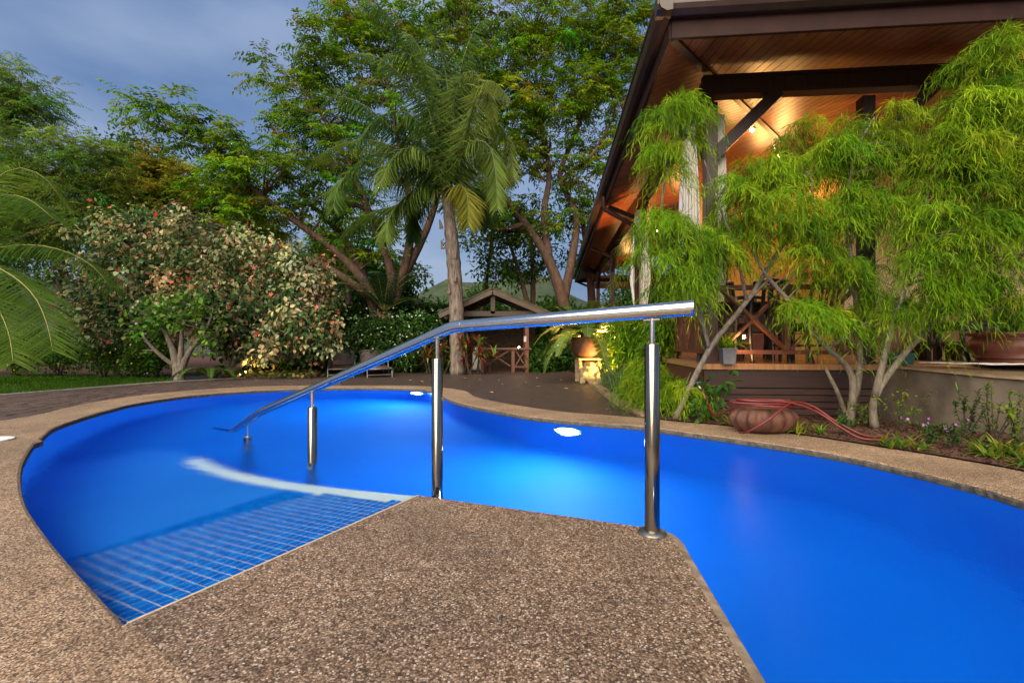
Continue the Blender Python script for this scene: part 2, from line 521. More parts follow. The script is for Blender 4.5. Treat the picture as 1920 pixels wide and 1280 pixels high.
# coping, outer side
o_px = [(54, 780), (161, 756), (269, 740), (370, 730.5), (504, 723.5), (640, 722.5), (740, 722.5), (800, 724), (836, 727), (873, 733), (893, 744), (960, 758), (1060, 772), (1127, 777), (1200, 783), (1280, 791), (1330, 795), (1400, 803), (1500, 815), (1600, 830), (1700, 845.5), (1800, 862), (1920, 884)]
o_vis = [G(*p) for p in o_px]
o_far = [tuple(p[:2]) for p in catmull([(-5.6, 4.35)] + o_vis + [(3.44, 2.4), (3.47, 1.7), (3.3, 0.9)], 5)]
o_loop = [(-9, 3.2), (-7.2, 4.0)] + o_far + [(3.2, 0.2), (6.2, -5.5), (-9, -5.5)]

big = [(-900, -300), (900, -300), (900, 900), (-900, 900)]
hole = offset(inner2, 0.12)
tag(fill('ground', [big, hole], -0.09, M['ground']), kind='structure')
patio_out = [(-14, -8), (9, -8), (9, 4.0), (4.0, 3.3), (2.35, 4.6), (2.3, 5.0), G(1170, 770), G(1108, 716), G(1085, 702), (1.9, 12.6), (-6.3, 12.6), (-9, 11.0), (-14, 6.0)]
tag(fill('patio', [patio_out, offset(inner2, 0.1)], -0.012, M['patio']), kind='structure')

# coping slab: flat top, eased inner edge, mossy inner face
def edge_strip(mb, loop_a, za, loop_b, zb, closed=True):
    n = len(mb.v); m = len(loop_a)
    mb.v += [(p[0], p[1], za) for p in loop_a] + [(p[0], p[1], zb) for p in loop_b]
    for i in range(m if closed else m - 1):
        j = (i + 1) % m
        mb.f.append((n+i, n+j, n+m+j, n+m+i))
cop = tag(fill('pool_coping', [o_loop, offset(inner2, 0.018)], 0.0, M['agg_warm']), kind='structure')
mb = MB()
edge_strip(mb, offset(inner2, 0.018), 0.0, offset(inner2, 0.005), -0.007)
edge_strip(mb, o_loop, 0.0, o_loop, -0.03)
mb.build('rounded_edge', M['agg_warm'], cop)
mb = MB()
wob = [(p[0] + random.uniform(-.004, .004), p[1] + random.uniform(-.004, .004)) for p in inner2]
edge_strip(mb, offset(inner2, 0.005), -0.007, wob, -0.02)
edge_strip(mb, wob, -0.02, offset(inner2, 0.004), -0.075)
mb.build('inner_face', M['moss'], cop)

# platform the handrail starts on
ploop = [tuple(A[:2])] + plat_edge[::-1]
def plat_off(k):
    o1 = offset(ploop, -0.004); o2 = offset(ploop, -k)
    return [o1[i] if i < 2 or i == len(ploop)-1 else (o2[i] if ploop[i][0] > .6 else offset(ploop, -k*.3)[i]) for i in range(len(ploop))]
plat_in = plat_off(0.04)
plat = tag(fill('pool_platform', [plat_in], 0.001, M['agg_grey']), kind='structure')
mb = MB()
edge_strip(mb, plat_in, 0.001, plat_off(0.008), -0.005)
edge_strip(mb, plat_off(0.008), -0.005, ploop, -0.02)
edge_strip(mb, ploop, -0.02, ploop, -1.35)
mb.build('rounded_edge', M['cement'], plat)
ab = (B - A).normalized(); pn = Vector((-ab.y, ab.x, 0))      # pn points into the pool
mb = MB()
mb.bar(A + pn*0.004 + Vector((0, 0, -0.02)), B + pn*0.004 + Vector((0, 0, -0.02)), 0.009, 0.042)
mb.build('edge_trim', M['trim_cream'], plat)

_dl = (Vector((*corner, 0)) - A).normalized(); _nl = Vector((_dl.y, -_dl.x, 0))
if _nl.x > 0: _nl = -_nl
mb = MB(); _a, _b = A + _dl*.0, Vector((*corner, 0))
mb.add([_a + _nl*.03 + Vector((0, 0, .0012)), _a - _nl*.006 + Vector((0, 0, .0012)), _b - _nl*.006 + Vector((0, 0, .0012)), _b + _nl*.03 + Vector((0, 0, .0012))], [(0, 1, 2, 3)])
mb.build('joint_fill', M['agg_warm'], plat)
# pool shell
shell_loop = offset(pool_loop, 0.012)
DEEP = -1.25
shell = tag(fill('pool_basin', [shell_loop], DEEP, M['pool']), kind='structure')
mb = MB()
edge_strip(mb, shell_loop, -0.03, shell_loop, DEEP)
w = mb.build('basin_wall', M['pool'], shell)

# sloping entry with mosaic: bounded by the platform edge, the left wall and the pale nosing
def ramp_z(x, y):
    v = (Vector((x, y, 0)) - A).dot(pn)
    v = max(v, -0.2)
    return -0.05 - 0.20 * v - 0.08 * max(0, v - 1.2) ** 1.5
nos_px = [(785, 931), (700, 921), (600, 908), (520, 895), (450, 878), (400, 860), (372, 846)]
nos = []
for px, py in nos_px:
    x, y = G(px, py, WZ)
    dep = WZ - ramp_z(x, y)
    k = 1 + 0.75 * dep / y
    nos.append((x*k, y*k))
nos += [(-3.4, 4.6), (-4.3, 5.0)]
S = catmull(nos, 6)
Lc = catmull([tuple((A - ab*0.02)[:2])] + left + far[:4], 6)
def resample(c, n):
    d = [0]
    for i in range(1, len(c)): d.append(d[-1] + (c[i]-c[i-1]).length)
    out = []
    for k in range(n):
        t = d[-1] * k / (n-1)
        i = max(1, next((j for j in range(len(d)) if d[j] >= t - 1e-9), len(d)-1))
        u = (t - d[i-1]) / max(1e-9, d[i]-d[i-1])
        out.append(c[i-1].lerp(c[i], u))
    return out
NR, NC = 60, 24
Ls, Ss = resample(Lc, NR), resample(S, NR)
mb = MB()
for i in range(NR):
    for j in range(NC):
        p = Ls[i].lerp(Ss[i], j/(NC-1))
        mb.v.append((p.x, p.y, ramp_z(p.x, p.y)))
for i in range(NR-1):
    for j in range(NC-1):
        a = i*NC+j
        mb.f.append((a, a+1, a+NC+1, a+NC))
ramp_o = mb.build('entry_slope', M['pool_slope'], shell, smooth=True)
mb = MB()                                                     # side wall under the nosing
edge_strip(mb, [(p.x, p.y) for p in Ss], 0, [(p.x, p.y) for p in Ss], DEEP, closed=False)
for i in range(NR): mb.v[i] = (Ss[i].x, Ss[i].y, ramp_z(Ss[i].x, Ss[i].y) - 0.001)
mb.build('entry_side', M['pool'], shell)
# nosing strip
mb = MB()
n0 = len(Ss)
for i, p in enumerate(Ss):
    t = (Ss[min(i+1, n0-1)] - Ss[max(i-1, 0)]).normalized()
    nrm = Vector((t.y, -t.x, 0))
    if nrm.dot(pn) < 0 and False: nrm = -nrm
    z = ramp_z(p.x, p.y)
    wd = 0.105
    a, b = p - nrm*0.012, p + nrm*wd
    if not inside((p + nrm*0.08), [(q.x, q.y) for q in Ls] + [(q.x, q.y) for q in Ss[::-1]]):
        a, b = p + nrm*0.012, p - nrm*wd
    for q, zz in ((a, z - 0.03), (a, z + 0.006), (b, z + 0.006), (b, z - 0.01)):
        mb.v.append((q.x, q.y, zz))
for i in range(int(n0*0.63)):
    for k in range(3):
        a = i*4+k
        mb.f.append((a, a+1, a+5, a+4))
mb.build('nosing', M['nosing'], shell, smooth=False)
# grout bed and tiles
ramp_poly = [(q.x, q.y) for q in Ls] + [(q.x, q.y) for q in Ss[::-1]]
nos_line = [(q.x, q.y) for q in Ss]
PIT = 0.047
tiles = []
for iv in range(0, 22):
    for iu in range(-30, 45):
        c = A + ab*((iu+0.5)*PIT) + pn*(0.012 + (iv+0.5)*PIT)
        if not inside(c, ramp_poly): continue
        if min((q-c).length for q in Ss[:40]) < 0.108: continue
        tiles.append((iv + 0.15*abs(iu-12), c))
tiles.sort(key=lambda t: t[0])
mb = MB()
for i in range(NR-1):
    p = Ls[i]; v = (p - A).dot(pn)
    if v > 1.0: break
    for j in range(NC-1):
        ps = [Ls[i].lerp(Ss[i], j/(NC-1)), Ls[i].lerp(Ss[i], (j+1)/(NC-1)), Ls[i+1].lerp(Ss[i+1], (j+1)/(NC-1)), Ls[i+1].lerp(Ss[i+1], j/(NC-1))]
        mb.add([(q.x, q.y, ramp_z(q.x, q.y)+0.002) for q in ps], [(0, 1, 2, 3)])
mb.build('grout_bed', M['grout'], shell)
def tile_geo(mb, c):
    h = PIT*0.5 - 0.003
    top, bot = [], []
    for su, sv in ((-1, -1), (1, -1), (1, 1), (-1, 1)):
        q = c + ab*(su*h) + pn*(sv*h)
        top.append((q.x, q.y, ramp_z(q.x, q.y) + 0.006)); bot.append((q.x, q.y, ramp_z(q.x, q.y) - 0.001))
    mb.add(top + bot, [(3, 2, 1, 0), (0, 1, 5, 4), (1, 2, 6, 5), (2, 3, 7, 6), (3, 0, 4, 7)])
for _, c in tiles[:300]:
    mb = MB(); tile_geo(mb, c); mb.build('tile', M['tile'], shell)
mb = MB()
for _, c in tiles[300:]: tile_geo(mb, c)
tag(mb.build('mosaic_tiles', M['tile'], shell), kind='stuff')

# water
tag(fill('water', [offset(pool_loop, 0.008)], WZ, M['water']), kind='structure')

# pool lights: far wall, right end, and an unseen one added below the handrail
def pool_light(pos, facing, label, power, vis=True, col=(0.75, 0.95, 1.0)):
    d = Vector(facing).normalized()
    t = thing('pool_light', label, 'pool light', pos, 'underwater pool lights')
    q = d.to_track_quat('Z', 'Y').to_matrix()
    def xf(p): return Vector(pos) + q @ Vector(p)
    mb = MB(); mb.lathe([(0.125, 0.0), (0.125, 0.012), (0.10, 0.022), (0.062, 0.026)], n=24)
    mb.v = [tuple(xf(p)) for p in mb.v]; ln_ = mb.build('lens', M['pool_lens_rim'], t, smooth=True)
    mb = MB(); mb.lathe([(0.06, 0.02), (0.058, 0.030), (0.03, 0.034)], n=20)
    mb.v = [tuple(xf(p)) for p in mb.v]; mb.build('bulb', M['pool_lens'], ln_, smooth=True)
    mb = MB()
    mb.lathe([(0.125, -0.01), (0.155, -0.01), (0.155, 0.012), (0.127, 0.016)], n=24)
    mb.v = [tuple(xf(p)) for p in mb.v]; mb.build('rim', M['steel'], t)
    ld = bpy.data.lights.new('lamp', 'AREA'); ld.shape = 'DISK'; ld.size = 0.2; ld.energy = power; ld.color = col
    ld.spread = R(170)
    lo = bpy.data.objects.new('lamp', ld); C.objects.link(lo); lo.parent = t
    lo.location = d*0.04; lo.rotation_euler = d.to_track_quat('-Z', 'Y').to_euler()
def wall_at(px):
    best = None
    for i, p in enumerate(shell_loop):
        if p[1] < 1.0: continue
        u = CX + F*p[0]/p[1]
        if p[1] > 3.5 and (best is None or abs(u-px) < best[0]): best = (abs(u-px), i)
    i = best[1]; p = Vector((*shell_loop[i], 0)); t = Vector((*shell_loop[i+1], 0)) - Vector((*shell_loop[i-1], 0))
    n = Vector((-t.y, t.x, 0)).normalized()
    if n.dot(-p) < 0: n = -n
    return p, n
p, n = wall_at(785); pool_light(p + n*0.012 + Vector((0, 0, -0.33)), n + Vector((0, 0, -0.05)), 'round white underwater light glowing at the far end of the pool', 19)
p, n = wall_at(1066); pool_light(p + n*0.012 + Vector((0, 0, -0.33)), n + Vector((0, 0, -0.05)), 'round white underwater light glowing below the coping beside the brown patio', 20)
pool_light(Vector((0.70, 0.45, -.4)), Vector((1, .25, -.05)), 'underwater light in the platform wall facing the wide right end of the pool', 1.2)
pool_light(Vector((0.1, 2.33, -.4)), Vector((.1, 1, -.05)), 'added unseen underwater light in the platform wall below the handrail', 2)  # unseen light, added to brighten the far wall


# paver ring, lawn, beds
q_px = [(-120, 752), (0, 741), (161, 728), (319, 716), (470, 708), (640, 701)]
q_in = [(-5.6, 4.35)] + [G(*p) for p in [(54, 780), (161, 756), (269, 740), (370, 730.5), (504, 723.5), (640, 722.5)]]
q_out = [(-9.4, 5.6)] + [G(*p) for p in q_px]
NQ = 46
qi = [p.to_2d() for p in resample(catmull(q_in, 8), NQ)]
qo = [p.to_2d() for p in resample(catmull(q_out, 8), NQ)]
ring = tag(fill('paved_ring', [[tuple(p) for p in qi] + [tuple(p) for p in qo[::-1]]], -0.008, M['joint']), kind='structure')
NCRS = 10
cells = []
for j in range(NCRS):
    for i in range(NQ-1):
        o = 0.5 if j % 2 else 0.0
        def pt(s, t):
            s = min(max(s, 0), NQ-1.001); k = int(s); u = s-k
            a = qi[k].lerp(qi[k+1], u); b = qo[k].lerp(qo[k+1], u)
            return a.lerp(b, t)
        t0, t1 = j/NCRS, (j+1)/NCRS
        q4 = [pt(i+o, t0), pt(i+1+o, t0), pt(i+1+o, t1), pt(i+o, t1)]
        c = (q4[0]+q4[1]+q4[2]+q4[3])/4
        q4 = [c + (q-c)*(1 - 0.012/max(0.01, (q-c).length)) for q in q4]
        cells.append((c.length, q4, c))
cells.sort(key=lambda t: t[0] + (6 if CX + F*t[2].x/t[2].y < -20 else 0))
def paver(mb, q4):
    z = random.uniform(-0.003, 0.003)
    mb.add([(q.x, q.y, z) for q in q4] + [(q.x, q.y, -0.03) for q in q4], [(0, 1, 2, 3), (0, 4, 5, 1), (1, 5, 6, 2), (2, 6, 7, 3), (3, 7, 4, 0)])
for _, q4, c in cells[:300]:
    mb = MB(); paver(mb, q4); mb.build('paver', M['paver'], ring)
mb = MB()
for _, q4, c in cells[300:]: paver(mb, q4)
tag(mb.build('pavers_far', M['paver'], ring), kind='stuff')
mb = MB()
for i in range(NQ-1):
    a, b = qo[i], qo[i+1]
    mb.bar((a.x, a.y, -0.02), (b.x, b.y, -0.02), 0.09, 0.07)
mb.build('edging', M['kerb'], ring)

lawn_loop = [tuple(p) for p in qo[:int(NQ*0.62)]] + [G(345, 711), (-8.6, 11.2), (-13, 11.6), (-26, 11.5), (-26, 4)]
tag(fill('lawn', [lawn_loop], -0.03, M['lawn']), kind='structure')
def bed(name, loop, z, h=0.05):
    o = fill(name, [loop], z, M['soil'])
    return tag(o, kind='structure')
bed_r = [(2.02, 5.05), (2.2, 5.3), (5.5, 5.3), (9, 3.4), (9, -2), (5.8, 0.3)] + [p for p in o_far[::-1] if p[1] > 0.7 and p[0] > 1.30][:] 
bed('soil_bed', [p for p in o_far if p[0] > 1.42 and p[1] > 0.75] + [(8, 0.6), (9, 3.5), (5.5, 5.4), (3.2, 12.5), (2.0, 12.8), G(1088, 702), G(1112, 719), G(1175, 770)], 0.012)
bed('garden_bed', [tuple(p) for p in qo[int(NQ*0.66):]] + [(-4.3, 12.2), (1.7, 12.45), (2.2, 30), (-40, 30), (-40, 11.4), (-13, 11.5), (-8.6, 11.1)], -0.022)
mb = MB()
kp = [Vector((*G(1098, 713), 0.0)), Vector((*G(1150, 752), 0.0)), Vector((*G(1207, 784), 0.0))]
for a, b in zip(kp, kp[1:]): mb.bar(a + Vector((0.06, 0.05, 0.005)), b + Vector((0.06, 0.05, 0.005)), 0.16, 0.07)
tag(mb.build('kerb', M['agg_warm']), kind='structure')

# ================================================================== HANDRAIL
rail_pts = [Vector((0.765, 1.918, 0.992)), Vector((-0.337, 2.615, 0.936)), Vector((-2.228, 4.044, 0.224)), Vector((-2.75, 4.51, -0.03)), Vector((-3.2, 4.9, -0.25))]
hr = thing('pool_handrail', 'polished steel handrail on four posts running down into the pool', 'handrail', (0.62, 2.014, 0))
def seg_tube(mb, a, b, r, n=24): mb.tube([a, b], r, n)
for i in range(4):
    mb = MB(); a, b = rail_pts[i], rail_pts[i+1]
    d = (b-a).normalized()
    ra = 0.0335
    mb.tube([a + d*(0.0 if i == 0 else 0.068), b - d*(0.068 if i < 3 else 0)], ra, 28)
    smooth_by_angle(mb.build('rail', M['steel'], hr))
for i in (1, 2, 3):
    p = rail_pts[i]; d0 = (p-rail_pts[i-1]).normalized(); d1 = (rail_pts[i+1]-p).normalized()
    mb = MB(); q0, q1 = p - d0*0.07, p + d1*0.07
    bz = [q0*(1-t)**2 + p*2*t*(1-t) + q1*t*t for t in [k/9 for k in range(10)]]
    mb.tube([q0 - d0*.0, *bz[1:-1], q1], [0.0342]*10, 28)
    smooth_by_angle(mb.build('elbow', M['steel'], hr), 60)
mb = MB(); d = (rail_pts[1]-rail_pts[0]).normalized()
mb.tube([rail_pts[0] - d*0.006, rail_pts[0] + d*0.004], [0.031, 0.0345], 28)
smooth_by_angle(mb.build('end_cap', M['steel'], hr))
mb = MB()
for i in (0, 1):
    a_, b_ = rail_pts[i], rail_pts[i+1]
    for k in range(70 if i == 0 else 40):
        q = a_.lerp(b_, random.random()); r_ = random.uniform(.0016, .0034)
        mb.ell(q + Vector((random.uniform(-.008, .008), random.uniform(-.008, .008), -.0335 - r_*.5)), (r_, r_, r_*1.3), 6, 5)
tag(mb.build('water_drops', M['drop'], hr, smooth=True), kind='stuff')
posts = [((0.62, 2.014), 0.002, 0.838, 0.982), ((-0.44, 2.68), DEEP, 0.749, 0.897), ((-1.48, 3.375), DEEP, 0.363, 0.506), ((-2.475, 4.265), DEEP, -0.052, 0.104)]
for k, ((x, y), z0, z1, zr) in enumerate(posts):
    mb = MB(); mb.lathe([(0.033, z0), (0.033, z1-0.006), (0.030, z1)], (x, y, 0), 28)
    po = smooth_by_angle(mb.build('post', M['steel_post_refl'], hr))
    mb = MB(); mb.lathe([(0.012, z1-0.002), (0.012, zr-0.02)], (x, y, 0), 14)
    smooth_by_angle(mb.build('pin', M['steel'], po))
    # saddle plate under the rail
    i = 0 if k == 0 else (1 if k < 3 else 2)
    d = (rail_pts[i+1]-rail_pts[i]).normalized()
    c = Vector((x, y, zr - 0.036))
    mb = MB(); mb.bar(c - d*0.035, c + d*0.035, 0.022, 0.006)
    mb.build('saddle', M['steel_dull'], po)
    if k == 0:
        mb = MB(); mb.lathe([(0.062, 0.002), (0.062, 0.007), (0.052, 0.017), (0.036, 0.02)], (x, y, 0), 36)
        smooth_by_angle(mb.build('flange', M['steel_dull'], po))
    if k == 3:
        mb = MB(); mb.lathe([(0.038, z1-0.004), (0.038, z1+0.014), (0.02, z1+0.018)], (x, y, 0), 24)
        smooth_by_angle(mb.build('flange', M['steel_dull'], po))

# skimmer lid
sx, sy = G(2, 826)
lid = MB(); lid.lathe([(0.135, 0.002), (0.135, 0.012), (0.12, 0.016), (0.03, 0.016)], (sx-0.08, sy, 0), 32)
tag(smooth_by_angle(lid.build('skimmer_lid', M['white'])), 'round white plastic skimmer lid set in the pool coping', 'lid')

# ================================================================== PAVILION
HA = R(5.0)
E1 = Vector((math.cos(HA), -math.sin(HA), 0)); E2 = Vector((math.sin(HA), math.cos(HA), 0))
HO = Vector((1.485, 4.25, 0))
ZE, SF, SL = 3.69, 0.215, 0.315          # eave soffit height, slopes of the front and side ceilings
UC, VC = 0.69, 1.01                      # corner column
UMAX, VMAX = 9.0, 17.6
def hp(u, v, z): return HO + E1*u + E2*v + Vector((0, 0, z))
def hx(u, v, z): return tuple(hp(u, v, z))
pav = thing('garden_pavilion', 'open sided timber pavilion with wide plank eaves and warm lights', 'pavilion', hp(UC, VC, 0))
def hbox(u0, u1, v0, v1, z0, z1): return MB().box((u0, v0, z0), (u1, v1, z1), hx)
def hb(name, mat, parent, *a): return hbox(*a).build(name, mat, parent)

# ceilings: sheathing with a plank at a time below it
def czf(v): return ZE + SF*v
def czl(u): return ZE + SL*u
HIP = SL/SF                               # v = u*HIP along the hip
UI = 3.6; VI = UI*HIP                      # where the hip ends
ceil = MB()
ceil.add([hx(0, 0, ZE+.03), hx(UMAX, 0, ZE+.03), hx(UMAX, VI, czf(VI)+.03), hx(UI, VI, czf(VI)+.03)], [(0, 1, 2, 3)])
ceil.add([hx(0, 0, ZE+.03), hx(UI, VI, czl(UI)+.03), hx(UI, VMAX, czl(UI)+.03), hx(0, VMAX, ZE+.03)], [(0, 1, 2, 3)])
ceil.add([hx(UI, VI, czl(UI)+.03), hx(UMAX, VI, czl(UI)+.03), hx(UMAX, VMAX, czl(UI)+.03), hx(UI, VMAX, czl(UI)+.03)], [(0, 1, 2, 3)])
ceiling = ceil.build('ceiling', M['wood_dark'], pav)
PW = 0.105
def plank(pts_fn, a0, a1, b00, b01, b10, b11):
    """plank across [a0,a1]; runs from b00/b01 (start at a0/a1) to b10/b11 (end)"""
    th = 0.018
    vv = [pts_fn(a0, b00, 0), pts_fn(a1, b01, 0), pts_fn(a1, b11, 0), pts_fn(a0, b10, 0), pts_fn(a0, b00, th), pts_fn(a1, b01, th), pts_fn(a1, b11, th), pts_fn(a0, b10, th)]
    MB().add(vv, [(0, 1, 2, 3), (0, 4, 5, 1), (1, 5, 6, 2), (2, 6, 7, 3), (3, 7, 4, 0)]).build('plank', M['plank'], ceiling)
u = 0.02
ff = lambda a, b, t: hx(a, b, czf(b) + t)
while u < 6.6:
    u1 = u + PW - 0.009
    plank(ff, u, u1, 0.02, 0.02, min(u*HIP, VI), min(u1*HIP, VI)); u += PW
fl = lambda a, b, t: hx(b, a, czl(b) + t)
v = 0.03
while v < VMAX - 0.1:
    v1 = v + PW - 0.009
    plank(fl, v, v1, 0.02, 0.02, min(v/HIP, UI), min(v1/HIP, UI)); v += PW
# hip trim and top roof
mb = MB(); mb.bar(hp(0.02, 0.02, ZE-.012), hp(UI, VI, czl(UI)-.012), 0.07, 0.03); mb.build('hip_trim', M['wood_dark'], pav)
mb = MB()
T = 0.31
mb.add([hx(-.05, -.05, ZE+T), hx(UMAX, -.05, ZE+T), hx(UMAX, 6, ZE+T+1.7), hx(4, 6, ZE+T+1.7), hx(4, VMAX-3, ZE+T+1.7), hx(-.05, VMAX+.05, ZE+T), hx(UMAX, VMAX-3, ZE+T+1.7)], [(0, 1, 2, 3), (0, 3, 4, 5), (3, 2, 6, 4)])
roof = mb.build('roof', M['gutter'], pav)
# fascia boards with a gutter above
def eave(a, b, nrm, nm=''):
    mb = MB(); mb.bar(a + nrm*0.0 + Vector((0, 0, 0.075)), b + Vector((0, 0, 0.075)), 0.035, 0.20); mb.build('fascia', M['fascia'], pav, bevel=0.004)
    mb = MB()
    d = (b-a).normalized()
    prof = [(0.02, 0.15), (0.075, 0.145), (0.125, 0.175), (0.14, 0.215), (0.14, 0.28), (0.155, 0.285), (0.155, 0.305), (0.02, 0.305)]
    n = len(prof)
    aa, bb = a - d*0.155, b
    mb.add([aa + nrm*x + Vector((0, 0, z)) for x, z in prof] + [bb + nrm*x + Vector((0, 0, z)) for x, z in prof],
           [(i, (i+1) % n, n+(i+1) % n, n+i) for i in range(n)] + [tuple(range(n))[::-1], tuple(range(n, 2*n))])
    mb.build('gutter', M['gutter'], pav)
eave(hp(0, 0, ZE), hp(UMAX, 0, ZE), -E2)
eave(hp(0, 0, ZE) , hp(0, VMAX, ZE), -E1)
eave(hp(0, VMAX, ZE), hp(UMAX, VMAX, ZE), E2)
# columns, beams, braces
def column(u, v, z0=0.6, z1=None, s=0.13, name='column', mat='wood_dark'):
    mb = hbox(u-s/2, u+s/2, v-s/2, v+s/2, z0, z1 or 3.55)
    return mb.build(name, M[mat], pav, bevel=0.006)
side_v = [VC, VC+4.2, VC+8.4, VC+12.6, VC+16.0]
for v in side_v: column(UC, v, 0.0 if v == VC else 0.6)
for u in (2.36, 4.6, 6.6): column(u, VC)
for v in side_v[1:]: column(6.6, v)
hb('beam', M['wood_dark'], pav, UC-.10, UMAX, VC-.07, VC+.07, 3.63, 3.80)
hb('beam', M['wood_dark'], pav, UC-.07, UC+.07, VC+.072, VMAX-.3, 3.56, 3.80)
hb('beam', M['wood_dark'], pav, UC+.072, UMAX, VMAX-.75, VMAX-.6, 3.3, 3.56)
mb = MB(); mb.box((UC-.1, VC-.085, 3.802), (UMAX, VC+.0, 3.845), hx); mb.build('beam_trim', M['fascia'], pav)
def brace(a, b): MB().bar(a, b, 0.09, 0.13).build('brace', M['wood_dark'], pav)
brace(hp(UC+.02, VC-.0, 2.95), hp(UC+.74, VC, 3.66))
for v in side_v: brace(hp(UC, v+.02, 2.95), hp(UC, v+.66, 3.57))
for v in side_v[1:]: brace(hp(UC, v-.02, 2.95), hp(UC, v-.66, 3.57))
for u in (2.36, 4.6): brace(hp(u, VC, 2.95), hp(u+.72, VC, 3.66))
for v in side_v[1:]:                                     # outriggers to the eave
    MB().bar(hp(UC, v, 3.35), hp(0.06, v, 3.63), 0.07, 0.09).build('outrigger', M['wood_dark'], pav)
# downspout at the second column
mb = MB(); v = side_v[1]-.3
pp = [hp(-.07, v, ZE+.06), hp(-.07, v, ZE-.12), hp(-.03, v, ZE-.2), hp(UC-.16, v, 3.16), hp(UC-.11, v, 3.05), hp(UC-.11, v, .2)]
mb.tube(pp, 0.045, 12); smooth_by_angle(mb.build('downspout', M['fascia'], pav), 50)

# floor, front skirting boards, deck edge
fz = 0.6
hb('floor', M['floor'], pav, UC-.12, 9.4, VC-.14, VMAX-.4, fz-.06, fz)
hb('rim_joist', M['siding'], pav, UC-.10, 2.55, VC-.105, VC-.06, fz-.26, fz-.061)
hb('rim_joist', M['wood_red'], pav, UC-.10, UC-.06, VC-.055, VMAX-.5, fz-.26, fz-.061)
sk = hb('skirting', M['wood_dark'], pav, UC-.02, 2.55, VC-.05, VC-.03, -0.05, fz-.262)
z = fz-.275
while z > -0.06:
    hb('board', M['siding'], sk, UC-.06, 2.55, VC-.085, VC-.052, z-.062, z); z -= 0.074
z = fz-.275
sk2 = hb('skirting', M['wood_dark'], pav, UC-.03, UC-.01, VC, VMAX-.5, -0.05, fz-.262)
while z > -0.06:
    hb('board', M['siding'], sk2, UC-.085, UC-.035, VC-.05, VMAX-.5, z-.062, z); z -= 0.074
# walls inside
hb('wall', M['wall_yellow'], pav, UC+1.9, 4.3, 7.6, 7.75, fz, 4.6)
hb('wall', M['wall_beige'], pav, 4.302, 9.0, 4.6, 4.75, fz+.85, 4.6)
wains = hb('wainscot', M['wood_red'], pav, 4.302, 9.0, 4.59, 4.74, fz, fz+.84)
for k in range(9):
    hb('panel', M['wood_red'], wains, 4.36+k*.5, 4.80+k*.5, 4.565, 4.588, fz+.12, fz+.76)
hb('wall', M['wall_yellow'], pav, 4.302, 4.44, 4.752, 7.6, fz, 4.6)
hb('counter', M['wood_red'], pav, UC+1.2, 4.2, 6.5, 7.0, fz, fz+.82)
hb('counter_top', M['wood_dark'], pav, UC+1.15, 4.25, 6.42, 7.05, fz+.82, fz+.87)
hb('wall_post', M['wood_red'], pav, 3.15, 3.30, 7.5, 7.598, fz, 4.5)

# railings
def railing(a, b, n, style):
    L = (b-a).length; d = (b-a)/L; up = Vector((0, 0, 1)); nrm = d.cross(up)
    top = MB().bar(a+up*.86, b+up*.86, .09, .05).build('handrail', M['wood_red'], pav)
    MB().bar(a+up*.13, b+up*.13, .05, .045).build('bottom_rail', M['wood_red'], top)
    if style == 'x':
        for k in range(n):
            p, q = a + d*(L*k/n + .03), a + d*(L*(k+1)/n - .03)
            MB().bar(p+up*.16, q+up*.83, .03, .075, nrm).build('diagonal', M['wood_red'], top)
            MB().bar(p+up*.83+nrm*.032, q+up*.16+nrm*.032, .03, .075, nrm).build('diagonal', M['wood_red'], top)
            if k: MB().bar(a+d*(L*k/n)+up*.155, a+d*(L*k/n)+up*.834, .06, .05, nrm).build('baluster', M['wood_red'], top)
    else:
        for k in range(n):
            p, q = a + d*(L*k/n), a + d*(L*(k+1)/n); m = (p+q)/2
            w = L/n*0.5
            # paired triangular boards
            for zz0, zz1 in ((.835, .5), (.155, .49)):
                mb = MB()
                vv = [m - d*w*.96 + up*zz0, m + d*w*.96 + up*zz0, m + up*zz1]
                mb.add([x - nrm*.014 for x in vv] + [x + nrm*.014 for x in vv], [(0, 1, 2), (5, 4, 3), (0, 3, 4, 1), (1, 4, 5, 2), (2, 5, 3, 0)])
                mb.build('triangle_board', M['wood_red'], top)
            MB().bar(p+up*.155, p+up*.834, .05, .05, nrm).build('baluster', M['wood_red'], top)
railing(hp(UC, VC+.09, fz), hp(UC, side_v[1]-.09, fz), 11, 'tri')
railing(hp(UC, side_v[1]+.09, fz), hp(UC, side_v[2]-.09, fz), 11, 'tri')
railing(hp(UC, side_v[2]+.09, fz), hp(UC, side_v[3]-.09, fz), 11, 'tri')
railing(hp(UC+.09, VC, fz), hp(2.27, VC, fz), 2, 'x')

# concrete terrace wall right of the timber skirting
tw = thing('terrace_wall', 'stained grey concrete retaining wall carrying the terrace slab', 'retaining wall', (4.2, 4.5, 0))
tp = [Vector((3.93, 5.02, .604)), Vector((4.21, 4.42, .565)), Vector((4.58, 4.04, .528)), Vector((5.6, 3.2, .50)), Vector((8.2, 2.2, .48))]
tcv = catmull([tuple(p) for p in tp], 6)
mb = MB(); n = len(tcv)
for p in tcv: mb.v += [(p.x, p.y, -0.08), (p.x, p.y, p.z), (p.x+.25, p.y+.3, p.z), (p.x+.25, p.y+.3, -0.08)]
for i in range(n-1):
    for k in (0, 2): mb.f.append((i*4+k, (i+1)*4+k, (i+1)*4+k+1, i*4+k+1))
mb.f.append((0, 1, 2, 3))
mb.build('wall_body', M['concrete'], tw)
mb = MB()
for p in tcv:
    k = (p.z-.5)/.1
    mb.v += [(p.x-.02, p.y-.03, p.z+.004), (p.x-.02, p.y-.03, p.z-.02), (p.x + .9, p.y+.9, .607), (9.6, 5.6, .607)]
